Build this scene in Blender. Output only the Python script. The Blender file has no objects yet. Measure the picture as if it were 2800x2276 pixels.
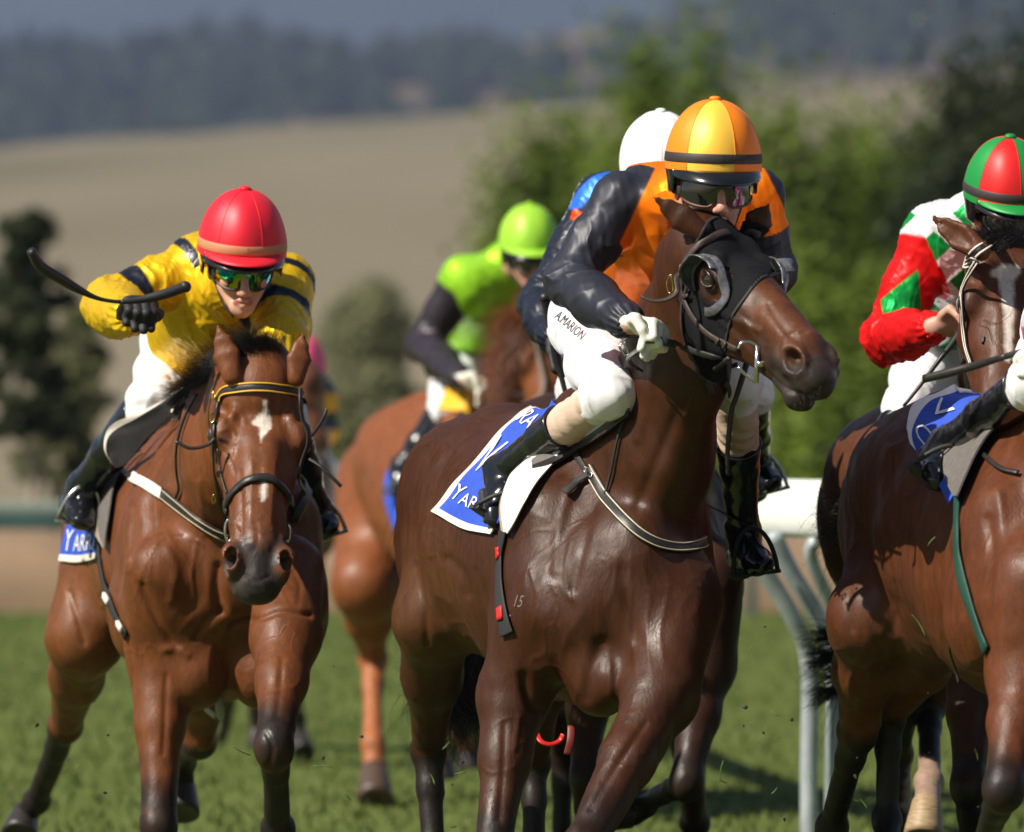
import bpy, bmesh, math, random, os
import numpy as np
from mathutils import Vector, Matrix
from mathutils.bvhtree import BVHTree
random.seed(7)
C = bpy.context.scene
R = math.radians
# ------------------------------------------------------------------ camera
FPX, HOR, CAMZ = 21000.0, 1090.0, 1.63
def W(px, py, Y):
    return Vector(((px-1400)/FPX*Y, Y, CAMZ-(py-HOR)/FPX*Y))
cam_d = bpy.data.cameras.new('camera'); cam = bpy.data.objects.new('camera', cam_d)
C.collection.objects.link(cam); C.camera = cam
cam.location = (0, 0, CAMZ)
cam.rotation_euler = (R(90)-math.atan((1138-HOR)/FPX), 0, 0)
cam_d.sensor_width = 36; cam_d.lens = 36*FPX/2800
cam_d.clip_end = 30000; cam_d.clip_start = 0.5
cam_d.dof.use_dof = True; cam_d.dof.focus_distance = 20.35; cam_d.dof.aperture_fstop = 3.9
C.render.resolution_x, C.render.resolution_y = 1024, 832
# ------------------------------------------------------------------ light
SUN = Vector((-0.63, -0.36, 0.70)).normalized()
w = bpy.data.worlds.new('World'); C.world = w; w.use_nodes = True
nt = w.node_tree; bg = nt.nodes['Background']
sky = nt.nodes.new('ShaderNodeTexSky'); sky.sky_type = 'NISHITA'; sky.sun_disc = False
sky.sun_elevation = math.asin(SUN.z); sky.sun_rotation = math.atan2(SUN.x, SUN.y)
nt.links.new(sky.outputs[0], bg.inputs[0]); bg.inputs[1].default_value = 0.05
sd = bpy.data.lights.new('sun', 'SUN'); sd.energy = 5.0; sd.angle = R(0.5); sd.color = (1, .93, .82)
so = bpy.data.objects.new('sun', sd); C.collection.objects.link(so)
so.rotation_euler = SUN.to_track_quat('Z', 'Y').to_euler()
C.view_settings.view_transform = 'Standard'; C.view_settings.look = 'None'
C.view_settings.exposure = 0.44; C.view_settings.gamma = 1
C.cycles.max_bounces = 8; C.cycles.volume_bounces = 0
# ------------------------------------------------------------------ materials
MATS = {}
def srgb(r, g, b):
    f = lambda c: (c/255/12.92 if c <= 10 else ((c/255+.055)/1.055)**2.4)
    return (f(r), f(g), f(b))
def mat(name, col, rough=.5, metal=0, spec=.5, noise=0, nscale=30, bump=0, bscale=60, coat=0, sheen=0,
        attr=None, aniso=0, stretch=None, trans=0, col2=None, bdist=.002, detail=4, bump2=0):
    if name in MATS: return MATS[name]
    m = bpy.data.materials.new(name); m.use_nodes = True
    n = m.node_tree.nodes; l = m.node_tree.links; b = n['Principled BSDF']
    b.inputs['Roughness'].default_value = rough; b.inputs['Metallic'].default_value = metal
    b.inputs['Specular IOR Level'].default_value = spec
    b.inputs['Coat Weight'].default_value = coat; b.inputs['Coat Roughness'].default_value = .08
    b.inputs['Sheen Weight'].default_value = sheen; b.inputs['Anisotropic'].default_value = aniso
    b.inputs['Transmission Weight'].default_value = trans
    tc = n.new('ShaderNodeTexCoord'); mp = n.new('ShaderNodeMapping'); l.new(tc.outputs['Object'], mp.inputs[0])
    if stretch: mp.inputs['Scale'].default_value = stretch
    if attr:
        a = n.new('ShaderNodeAttribute'); a.attribute_name = attr; src = a.outputs['Color']
    else:
        a = n.new('ShaderNodeRGB'); a.outputs[0].default_value = (*col, 1); src = a.outputs[0]
    if noise:
        t = n.new('ShaderNodeTexNoise'); t.inputs['Scale'].default_value = nscale; t.inputs['Detail'].default_value = detail
        l.new(mp.outputs[0], t.inputs['Vector'])
        mr = n.new('ShaderNodeMapRange'); mr.inputs[1].default_value = .3; mr.inputs[2].default_value = .7
        mr.inputs[3].default_value = 1-noise; mr.inputs[4].default_value = 1+noise; l.new(t.outputs[0], mr.inputs[0])
        if col2:
            mr.inputs[3].default_value = 0; mr.inputs[4].default_value = 1
            mx = n.new('ShaderNodeMix'); mx.data_type = 'RGBA'; l.new(mr.outputs[0], mx.inputs[0])
            l.new(src, mx.inputs[6]); mx.inputs[7].default_value = (*col2, 1); src = mx.outputs[2]
        else:
            mx = n.new('ShaderNodeVectorMath'); mx.operation = 'SCALE'; l.new(src, mx.inputs[0]); l.new(mr.outputs[0], mx.inputs[3]); src = mx.outputs[0]
    l.new(src, b.inputs['Base Color'])
    if bump:
        if bump2:
            t3 = n.new('ShaderNodeTexNoise'); t3.inputs['Scale'].default_value = bump2; t3.inputs['Detail'].default_value = 3; l.new(mp.outputs[0], t3.inputs['Vector'])
            rr = n.new('ShaderNodeMapRange'); rr.inputs[1].default_value = .3; rr.inputs[2].default_value = .7; rr.inputs[3].default_value = rough-.07; rr.inputs[4].default_value = rough+.16; l.new(t3.outputs[0], rr.inputs[0]); l.new(rr.outputs[0], b.inputs['Roughness'])
        t2 = n.new('ShaderNodeTexNoise'); t2.inputs['Scale'].default_value = bscale; t2.inputs['Detail'].default_value = 5
        l.new(mp.outputs[0], t2.inputs['Vector'])
        bp = n.new('ShaderNodeBump'); bp.inputs['Strength'].default_value = bump; bp.inputs['Distance'].default_value = bdist
        l.new(t2.outputs[0], bp.inputs['Height']); l.new(bp.outputs[0], b.inputs['Normal'])
    MATS[name] = m; return m
# ------------------------------------------------------------------ objects
def newobj(name, me, parent=None, loc=None):
    o = bpy.data.objects.new(name, me); C.collection.objects.link(o)
    if parent: o.parent = parent
    if loc is not None: o.location = loc
    return o
def wloc(o):
    v = Vector((0, 0, 0))
    while o: v += o.location; o = o.parent
    return v
def mesh(name, V, F, m, parent=None, smooth=True, mi=None, base=None):
    """V in world coordinates; a child's vertices are stored relative to its parent (parents are never rotated)."""
    V = np.asarray([tuple(v) for v in V] if not isinstance(V, np.ndarray) else V, dtype=np.float64)
    off = wloc(parent) if parent else (Vector(base) if base is not None else Vector((float(V[:, 0].mean()), float(V[:, 1].mean()), float(V[:, 2].min()))))
    me = bpy.data.meshes.new(name)
    me.from_pydata((V-np.array(off)).tolist(), [], F.tolist() if isinstance(F, np.ndarray) else F)
    if m is not None:
        for mm in (m if isinstance(m, (list, tuple)) else [m]): me.materials.append(mm)
    if mi is not None: me.polygons.foreach_set('material_index', mi)
    if smooth: me.polygons.foreach_set('use_smooth', [True]*len(me.polygons))
    me.update()
    return newobj(name, me, parent, None if parent else off)
def tag(o, label=None, cat=None, group=None, kind=None):
    if label: o['label'] = label
    if cat: o['category'] = cat
    if group: o['group'] = group
    if kind: o['kind'] = kind
    return o
def thing(name, loc, label, cat, group=None):
    return tag(newobj(name, None, None, loc), label, cat, group)
def setcol(o, cols, name='Col'):
    a = o.data.color_attributes.new(name, 'FLOAT_COLOR', 'POINT')
    c = np.ones((len(cols), 4), np.float32); c[:, :3] = cols
    a.data.foreach_set('color', c.ravel())
# ------------------------------------------------------------------ implicit sculpting
def unit(v): v = np.asarray(v, float); return v/np.linalg.norm(v)
RS = [1.0]
class Clay:
    def __init__(s, h): s.h = h; s.P = []
    def cone(s, a, b, ra, rb, k=.02, sub=False): s.P.append(('c', np.array(a, float), np.array(b, float), ra*RS[0], rb*RS[0], k, sub)); return s
    def ball(s, a, r, k=.02, sub=False): return s.cone(a, np.array(a)+[0, 0, 1e-4], r, r, k, sub)
    def chain(s, pts, rs, k=.02, sub=False):
        for i in range(len(pts)-1): s.cone(pts[i], pts[i+1], rs[i], rs[i+1], k, sub)
        return s
    def ell(s, c, ax, r, k=.02, sub=False):
        """ellipsoid: centre, 3 axes (or None), 3 radii"""
        A = np.eye(3) if ax is None else np.array([unit(a) for a in ax]); s.P.append(('e', np.array(c, float), A, np.array(r, float)*RS[0], 0, k, sub)); return s
    def loft(s, secs, k=.03, sub=False):
        """secs: (centre, side vector, half width, half height); elliptical tapered run"""
        for i in range(len(secs)-1):
            s.P.append(('l', (secs[i][0], secs[i][1], secs[i][2]*RS[0], secs[i][3]*RS[0]), (secs[i+1][0], secs[i+1][1], secs[i+1][2]*RS[0], secs[i+1][3]*RS[0]), 0, 0, k, sub))
        return s
    def bounds(s):
        lo = np.full(3, 1e9); hi = -lo
        for p in s.P:
            if p[6]: continue
            a, b = s.pb(p); lo = np.minimum(lo, a); hi = np.maximum(hi, b)
        return lo-.03, hi+.03
    def pb(s, p):
        if p[0] == 'c':
            return np.minimum(p[1]-p[3], p[2]-p[4]), np.maximum(p[1]+p[3], p[2]+p[4])
        if p[0] == 'e':
            e = np.sqrt(((p[2]*p[3][:, None])**2).sum(0)); return p[1]-e, p[1]+e
        a, b = p[1], p[2]; ra = max(a[2], a[3]); rb = max(b[2], b[3]); pa = np.array(a[0], float); pb = np.array(b[0], float)
        return np.minimum(pa-ra, pb-rb), np.maximum(pa+ra, pb+rb)
    def build(s, smooth=1):
        h = s.h; lo, hi = s.bounds(); n = np.ceil((hi-lo)/h).astype(int)+1
        D = np.full(n, .2, np.float32)
        ax = [(lo[i]+h*np.arange(n[i])).astype(np.float32) for i in range(3)]
        for p in s.P:
            k = p[5]; a, b = s.pb(p); m = k+2*h
            i0 = np.clip(np.floor((a-m-lo)/h).astype(int), 0, n-1); i1 = np.clip(np.ceil((b+m-lo)/h).astype(int)+1, 1, n)
            if (i1 <= i0).any(): continue
            X = ax[0][i0[0]:i1[0], None, None]; Yy = ax[1][None, i0[1]:i1[1], None]; Z = ax[2][None, None, i0[2]:i1[2]]
            if p[0] == 'c':
                ba = p[2]-p[1]; L = float(ba@ba); x = X-p[1][0]; y = Yy-p[1][1]; z = Z-p[1][2]
                t = np.clip((x*ba[0]+y*ba[1]+z*ba[2])/L, 0, 1)
                d = np.sqrt((x-t*ba[0])**2+(y-t*ba[1])**2+(z-t*ba[2])**2)-(p[3]+(p[4]-p[3])*t)
            elif p[0] == 'e':
                x = X-p[1][0]; y = Yy-p[1][1]; z = Z-p[1][2]; A = p[2]; r = p[3]
                q = [x*A[i][0]+y*A[i][1]+z*A[i][2] for i in range(3)]
                k0 = np.sqrt(sum((q[i]/r[i])**2 for i in range(3)))+1e-6; k1 = np.sqrt(sum((q[i]/r[i]**2)**2 for i in range(3)))+1e-6
                d = k0*(k0-1)/k1
            else:
                A, B = p[1], p[2]; a0 = np.array(A[0], float); ba = np.array(B[0], float)-a0; L = float(ba@ba); u = ba/math.sqrt(L)
                sv = unit(np.array(A[1], float)+np.array(B[1], float)); sv = unit(sv-u*(sv@u)); wv = np.cross(u, sv)
                x = X-a0[0]; y = Yy-a0[1]; z = Z-a0[2]
                t = np.clip((x*ba[0]+y*ba[1]+z*ba[2])/L, 0, 1)
                x = x-t*ba[0]; y = y-t*ba[1]; z = z-t*ba[2]
                rs = A[2]+(B[2]-A[2])*t; rw = A[3]+(B[3]-A[3])*t; rl = np.minimum(rs, rw)
                q = [x*e[0]+y*e[1]+z*e[2] for e in (sv, wv, u)]
                k0 = np.sqrt((q[0]/rs)**2+(q[1]/rw)**2+(q[2]/rl)**2)+1e-6
                k1 = np.sqrt((q[0]/rs**2)**2+(q[1]/rw**2)**2+(q[2]/rl**2)**2)+1e-6
                d = k0*(k0-1)/k1
            S = D[i0[0]:i1[0], i0[1]:i1[1], i0[2]:i1[2]]; d = d.astype(np.float32)
            if p[6]: d = -d; hh = np.maximum(k-np.abs(S-d), 0)/k; S[...] = np.maximum(S, d)+hh*hh*k*.25
            else: hh = np.maximum(k-np.abs(S-d), 0)/k; S[...] = np.minimum(S, d)-hh*hh*k*.25
        return nets(D, lo, h, smooth)
def nets(D, lo, h, smooth):
    ins = D < 0; n = D.shape
    cnt = np.zeros((n[0]-1, n[1]-1, n[2]-1), np.int8)
    cs = [(i, j, k) for i in (0, 1) for j in (0, 1) for k in (0, 1)]
    for i, j, k in cs: cnt += ins[i:n[0]-1+i, j:n[1]-1+j, k:n[2]-1+k]
    act = (cnt > 0) & (cnt < 8); I = np.argwhere(act); idx = np.full(act.shape, -1, np.int32); idx[act] = np.arange(len(I))
    pos = np.zeros((len(I), 3)); c = np.zeros(len(I))
    for a in cs:
        for ax in range(3):
            if a[ax]: continue
            b = list(a); b[ax] = 1
            v0 = D[I[:, 0]+a[0], I[:, 1]+a[1], I[:, 2]+a[2]]; v1 = D[I[:, 0]+b[0], I[:, 1]+b[1], I[:, 2]+b[2]]
            x = (v0 < 0) != (v1 < 0); t = np.where(x, v0/np.where(x, v0-v1, 1), 0)
            q = np.tile(np.array(a, float), (len(I), 1)); q[:, ax] += t
            pos += q*x[:, None]; c += x
    V = lo+h*(I+pos/c[:, None])
    F = []
    for ax in range(3):
        o1, o2 = (ax+1) % 3, (ax+2) % 3
        sl0 = [slice(None)]*3; sl1 = [slice(None)]*3; sl0[ax] = slice(0, -1); sl1[ax] = slice(1, None)
        A = ins[tuple(sl0)]; B = ins[tuple(sl1)]; E = np.argwhere(A != B)
        E = E[(E[:, o1] > 0) & (E[:, o2] > 0) & (E[:, o1] < n[o1]-1) & (E[:, o2] < n[o2]-1)]
        fl = A[E[:, 0], E[:, 1], E[:, 2]]
        def g(d1, d2):
            e = E.copy(); e[:, o1] -= d1; e[:, o2] -= d2; return idx[e[:, 0], e[:, 1], e[:, 2]]
        q = np.stack([g(1, 1), g(0, 1), g(0, 0), g(1, 0)], 1)
        q[~fl] = q[~fl][:, ::-1]; F.append(q)
    F = np.concatenate(F); F = F[(F >= 0).all(1)]
    for _ in range(smooth):
        S = np.zeros_like(V); ct = np.zeros(len(V))
        for i in range(4):
            a, b = F[:, i], F[:, (i+1) % 4]
            for j in range(3): S[:, j] += np.bincount(a, V[b, j], len(V))+np.bincount(b, V[a, j], len(V))
            ct += np.bincount(a, minlength=len(V))+np.bincount(b, minlength=len(V))
        V = V*.4+.6*S/np.maximum(ct, 1)[:, None]
    return V, F
def vnormals(V, F):
    fn = np.cross(V[F[:, 2]]-V[F[:, 0]], V[F[:, 3]]-V[F[:, 1]]); N = np.zeros_like(V)
    for i in range(4):
        for j in range(3): N[:, j] += np.bincount(F[:, i], fn[:, j], len(V))
    return N/(np.linalg.norm(N, axis=1, keepdims=True)+1e-12)
def nz(P, f, seed=0, oct=3):
    """cheap smooth noise from warped sines, about -1..1"""
    rs = np.random.RandomState(seed); out = np.zeros(len(P)); amp = 1; tot = 0
    for o in range(oct):
        for _ in range(3):
            d = rs.normal(size=3); d /= np.linalg.norm(d); d2 = rs.normal(size=3); d2 /= np.linalg.norm(d2)
            out += amp*np.sin(6.283*f*(P@d)+rs.uniform(0, 6.3)+1.7*np.sin(6.283*f*.6*(P@d2)+rs.uniform(0, 6.3)))
        tot += amp*1.8; amp *= .5; f *= 2.1
    return out/tot
def segdist(P, pts):
    """distance to a polyline, and the running position 0..n-1"""
    best = np.full(len(P), 1e9); T = np.zeros(len(P))
    for i in range(len(pts)-1):
        a = np.array(pts[i], float); ba = np.array(pts[i+1], float)-a; t = np.clip((P-a)@ba/(ba@ba+1e-9), 0, 1)
        d = np.linalg.norm(P-a-t[:, None]*ba, axis=1); m = d < best; best[m] = d[m]; T[m] = i+t[m]
    return best, T
def sstep(x, a, b): t = np.clip((x-a)/(b-a), 0, 1); return t*t*(3-2*t)
def topx(P): return np.stack([1400+P[:, 0]/P[:, 1]*FPX, HOR-(P[:, 2]-CAMZ)/P[:, 1]*FPX], 1)
def bvh_of(*objs):
    vs, fs = [], []
    for o in objs:
        off = wloc(o); b = len(vs); vs += [v.co+off for v in o.data.vertices]; fs += [tuple(b+i for i in p.vertices) for p in o.data.polygons]
    return BVHTree.FromPolygons(vs, fs)
CAMV = Vector((0, 0, CAMZ))
HMIN = [0]; YG0 = [20.5]
def hit(bv, px, py, Yg=20.5):
    """point of a surface that the photograph shows at (px, py); nearest one when the ray misses"""
    Yg = YG0[0] if Yg == 20.5 else Yg
    d = (W(px, py, 20)-CAMV).normalized(); r = bv.ray_cast(CAMV+d*HMIN[0], d)
    if r[0] is not None: return r[0], r[1]
    p = W(px, py, Yg); r = bv.find_nearest(p)
    return r[0], r[1]
def cr(P, n):
    """Catmull-Rom resample of a list of tuples"""
    P = [np.array(p, float) for p in P]; Q = [2*P[0]-P[1]]+P+[2*P[-1]-P[-2]]; out = []
    for i in range(1, len(Q)-2):
        for j in range(n):
            t = j/n; a, b, c, d = Q[i-1:i+3]
            out.append(.5*((2*b)+(-a+c)*t+(2*a-5*b+4*c-d)*t*t+(-a+3*b-3*c+d)*t**3))
    out.append(P[-1]); return out
def ribbon(name, P, N, wd, th, m, parent, smooth=True):
    """strap with a rounded box section; P points, N surface normals, wd half width (number or list)"""
    P = [Vector(p) for p in P]; n = len(P); V, F = [], []
    for i in range(n):
        T = (P[min(i+1, n-1)]-P[max(i-1, 0)]).normalized(); nn = Vector(N[i]); nn = (nn-T*nn.dot(T)).normalized(); b = T.cross(nn)
        wi = wd[i] if isinstance(wd, (list, tuple)) else wd
        for (x, y) in ((-1, -.6), (-1, .5), (-.8, 1), (.8, 1), (1, .5), (1, -.6)): V.append(P[i]+b*wi*x+nn*th*y)
    for i in range(n-1):
        for j in range(6): F.append((i*6+j, i*6+(j+1) % 6, i*6+6+(j+1) % 6, i*6+6+j))
    F.append(tuple(range(5, -1, -1))); F.append(tuple((n-1)*6+j for j in range(6)))
    return mesh(name, V, F, m, parent, smooth)
def strap(name, pts, wd, m, parent, bv, th=.003, lift=.004, n=6, Yg=20.5, sm=2):
    """pts (px,py) lie on the surface, (px,py,Y) hang free"""
    L = []
    for i in range(len(pts)-1): pass
    P2 = cr([(p[0], p[1], p[2] if len(p) > 2 else -1) for p in pts], n)
    P, N = [], []
    for i, q in enumerate(P2):
        k = min(i//n, len(pts)-2); free = len(pts[k]) > 2 or len(pts[k+1]) > 2
        if not free: p, nn = hit(bv, q[0], q[1], Yg); P.append(p+nn*lift); N.append(nn)
        else:
            t = (i-k*n)/n
            def end(e):
                if len(e) > 2: return W(*e), Vector((0, -1, .2))
                p, nn = hit(bv, e[0], e[1], Yg); return p+nn*lift, nn
            a, na = end(pts[k]); b, nb = end(pts[k+1]); y = a.y+(b.y-a.y)*t
            P.append(W(q[0], q[1], y)); N.append(na.lerp(nb, t))
    for _ in range(sm):
        N = [(N[max(i-1, 0)]+N[i]*2+N[min(i+1, len(N)-1)]).normalized() for i in range(len(N))]
        P = [P[0]]+[(P[i-1]+P[i]*2+P[i+1])/4 for i in range(1, len(P)-1)]+[P[-1]]
    return ribbon(name, P, N, wd, th, m, parent)
def tube(name, P, r, m, parent=None, seg=8, base=None, smooth=True):
    P = [Vector(p) for p in P]; n = len(P); V, F = [], []; up = Vector((.13, .2, 1)).normalized()
    for i in range(n):
        T = (P[min(i+1, n-1)]-P[max(i-1, 0)]).normalized(); a = T.cross(up)
        if a.length < .05: a = T.cross(Vector((1, 0, 0)))
        a.normalize(); b = T.cross(a); ri = r[i] if isinstance(r, (list, tuple)) else r
        for j in range(seg): V.append(P[i]+(a*math.cos(j*6.2832/seg)+b*math.sin(j*6.2832/seg))*ri)
    for i in range(n-1):
        for j in range(seg): F.append((i*seg+j, i*seg+(j+1) % seg, (i+1)*seg+(j+1) % seg, (i+1)*seg+j))
    F.append(tuple(range(seg-1, -1, -1))); F.append(tuple((n-1)*seg+j for j in range(seg)))
    return mesh(name, V, F, m, parent, smooth, base=base)
def grid_surface(rows, nu, nv):
    """rows: list of rows of (px,py) -> smooth nu x nv table of pixel positions"""
    R1 = [cr(r, 12) for r in rows]
    def samp(L, t): x = t*(len(L)-1); i = min(int(x), len(L)-2); return L[i]+(L[i+1]-L[i])*(x-i)
    cols = []
    for i in range(nu+1):
        col = cr([samp(r, i/nu) for r in R1], 12) if len(rows) > 2 else [R1[0][0]*0+samp(R1[0], i/nu)*(1-t)+samp(R1[1], i/nu)*t for t in np.linspace(0, 1, 13)]
        cols.append([samp(col, j/nv) for j in range(nv+1)])
    return cols
def patch(name, rows, m, parent, bv, nu=24, nv=16, lift=.008, th=.004, Yg=20.5, wave=0, wf=9, free=None, mi=None, smooth=2, keep=None):
    """cloth/leather sheet laid on a body; returns object and a sampler (u,v)->point,normal"""
    G = grid_surface(rows, nu, nv); P = [[None]*(nv+1) for _ in range(nu+1)]; N = [[None]*(nv+1) for _ in range(nu+1)]
    for i in range(nu+1):
        for j in range(nv+1):
            p, n_ = hit(bv, G[i][j][0], G[i][j][1], Yg)
            if keep is not None: p = W(G[i][j][0], G[i][j][1], min(p.y, Yg)-keep); n_ = Vector((-.45, -.85, .25)).normalized()
            P[i][j] = p; N[i][j] = n_
    for _ in range(smooth):
        Q = [[P[i][j] if 0 else (P[max(i-1, 0)][j]+P[min(i+1, nu)][j]+P[i][max(j-1, 0)]+P[i][min(j+1, nv)]+P[i][j]*2)/6 if 0 < i < nu and 0 < j < nv else P[i][j] for j in range(nv+1)] for i in range(nu+1)]
        P = Q
        N = [[(N[max(i-1, 0)][j]+N[min(i+1, nu)][j]+N[i][max(j-1, 0)]+N[i][min(j+1, nv)]+N[i][j]*2).normalized() for j in range(nv+1)] for i in range(nu+1)]
    for i in range(nu+1):
        for j in range(nv+1):
            off = lift+wave*math.sin(wf*(i/nu*1.7+j/nv*.8)+2*math.sin(4*j/nv))
            if free: off += free(i/nu, j/nv)
            P[i][j] = P[i][j]+N[i][j]*off
    V, F, MI = [], [], []
    def id(i, j, s): return (i*(nv+1)+j)*2+s
    for i in range(nu+1):
        for j in range(nv+1): V += [P[i][j], P[i][j]-N[i][j]*th]
    for i in range(nu):
        for j in range(nv):
            k = mi(i/nu, j/nv) if mi else 0
            F.append((id(i, j, 0), id(i, j+1, 0), id(i+1, j+1, 0), id(i+1, j, 0))); F.append((id(i, j, 1), id(i+1, j, 1), id(i+1, j+1, 1), id(i, j+1, 1))); MI += [k, k]
    for i in range(nu):
        for j in (0, nv): F.append((id(i, j, 0), id(i+1, j, 0), id(i+1, j, 1), id(i, j, 1))); MI.append(mi(i/nu, j/nv) if mi else 0)
    for j in range(nv):
        for i in (0, nu): F.append((id(i, j, 0), id(i, j, 1), id(i, j+1, 1), id(i, j+1, 0))); MI.append(mi(i/nu, j/nv) if mi else 0)
    o = mesh(name, V, F, m, parent, True, MI)
    o.data.set_sharp_from_angle(angle=R(50)) if hasattr(o.data, 'set_sharp_from_angle') else None
    def s(u, v):
        x = min(max(u, 0), .9999)*nu; y = min(max(v, 0), .9999)*nv; i, j = int(x), int(y); a, b = x-i, y-j
        L = lambda T: T[i][j]*(1-a)*(1-b)+T[i+1][j]*a*(1-b)+T[i][j+1]*(1-a)*b+T[i+1][j+1]*a*b
        return L(P), L(N).normalized()
    return o, s
def letters(name, text, m, parent, place, size=1.0, th=.0015, serif=False, xscale=1.0, base=None):
    """text outlines carried onto a surface by place(x, y) -> (point, normal)"""
    cu = bpy.data.curves.new('t', 'FONT'); cu.body = text; cu.size = size; cu.resolution_u = 3
    if serif: cu.offset = .0
    to = bpy.data.objects.new('t', cu); C.collection.objects.link(to); dg = bpy.context.evaluated_depsgraph_get(); dg.update()
    me = bpy.data.meshes.new_from_object(to.evaluated_get(dg)); bpy.data.objects.remove(to)
    bm = bmesh.new(); bm.from_mesh(me); bmesh.ops.triangulate(bm, faces=bm.faces)
    bmesh.ops.subdivide_edges(bm, edges=[e for e in bm.edges if e.calc_length() > size*.25], cuts=1)
    V = []
    for v in bm.verts:
        p, n_ = place(v.co.x*xscale, v.co.y); V.append(p+n_*th)
    F = [[v.index for v in f.verts] for f in bm.faces]; bm.free(); bpy.data.meshes.remove(me)
    # face the camera side
    return mesh(name, V, F, m, parent, False, base=base)
def strands(name, roots, dirs, lens, m, parent, r=.0012, seed=1, seg=6, curl=.25, grav=.5, tri=3, base=None, wind=(0, 0, 0)):
    """one object of many fine tapering hairs"""
    rs = random.Random(seed); V, F = [], []
    for a, d, L in zip(roots, dirs, lens):
        p = Vector(a); v = Vector(d).normalized(); c = len(V); ph = rs.uniform(0, 6.3); ax = v.orthogonal().normalized(); bx = v.cross(ax)
        for i in range(seg+1):
            t = i/seg; rr = r*(1-t*.85); s1 = v.orthogonal().normalized(); s2 = v.cross(s1)
            for j in range(tri): V.append(p+(s1*math.cos(j*2.094)+s2*math.sin(j*2.094))*rr)
            v = (v+(ax*math.sin(ph+t*5)+bx*math.cos(ph*1.3+t*4))*curl*.3+Vector((0, 0, -grav*.12))+Vector(wind)*.1).normalized(); p = p+v*(L/seg)
        for i in range(seg):
            for j in range(tri): F.append((c+i*tri+j, c+i*tri+(j+1) % tri, c+(i+1)*tri+(j+1) % tri, c+(i+1)*tri+j))
    return mesh(name, V, F, m, parent, True, base=base)
# ================================================================== shared materials
M_eye = mat('eye', (.012, .006, .004), .08, spec=.8, coat=1)
M_leather = mat('black_leather', (.022, .019, .018), .42, noise=.25, nscale=80, bump=.3, bscale=300, spec=.5)
M_dleather = mat('brown_black_leather', (.045, .03, .025), .5, noise=.3, nscale=70, bump=.3, bscale=300)
M_patent = mat('patent_black', (.007, .008, .010), .20, spec=.5, coat=.25, noise=.3, nscale=40, bump=.3, bscale=30, bdist=.003)
M_rubber = mat('black_rubber', (.02, .02, .02), .6, noise=.2, nscale=90)
M_web = mat('black_webbing', (.02, .02, .021), .7, bump=.5, bscale=400)
M_pipe = mat('cream_piping', (.62, .54, .38), .6, noise=.1, nscale=50)
M_ypipe = mat('yellow_piping', (.75, .42, .03), .55)
M_steel = mat('steel', (.6, .6, .57), .22, metal=1, noise=.1, nscale=60)
M_brass = mat('brass', (.7, .5, .16), .25, metal=1)
M_hair = mat('black_hair', (.012, .009, .008), .38, noise=.4, nscale=40, spec=.5)
M_chair = mat('chestnut_hair', (.20, .055, .016), .42, noise=.4, nscale=40)
M_hoof = mat('hoof_horn', (.028, .022, .02), .45, noise=.4, nscale=35, bump=.3, bscale=80, stretch=(1, 1, 6))
M_hoofp = mat('pale_hoof_horn', (.33, .23, .13), .5, noise=.35, nscale=30, bump=.3, bscale=70, stretch=(1, 1, 8))
M_hoofb = mat('brown_hoof_horn', (.075, .045, .03), .5, noise=.35, nscale=30, stretch=(1, 1, 6))
M_lin = mat('nostril_lining', (.09, .018, .018), .35)
M_white = mat('white_leather', (.78, .74, .68), .6, noise=.06, nscale=40, bump=.2, bscale=120)
M_tan = mat('taupe_suede', (.33, .25, .2), .75, noise=.1, nscale=60)
M_grey = mat('grey_suede', (.13, .115, .105), .75, noise=.15, nscale=60)
M_blue = mat('blue_cloth', (.022, .075, .50), .75, noise=.1, nscale=40, bump=.3, bscale=300)
M_cream = mat('cream_edging', (.72, .66, .56), .8, noise=.08, nscale=60, bump=.3, bscale=200)
M_wprint = mat('white_print', (.8, .8, .8), .7)
M_hood = mat('hood_fabric', (.008, .008, .0095), .85, noise=.2, nscale=120, bump=.5, bscale=300, spec=.15)
M_reins = mat('reins_leather', (.035, .037, .035), .5, bump=.4, bscale=250, noise=.2, nscale=90)
M_red = mat('red_strap', (.6, .02, .02), .35)
M_greenw = mat('green_webbing', (.008, .05, .035), .6, bump=.6, bscale=300)
M_navy = mat('navy_pad', (.02, .025, .05), .8)

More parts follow.
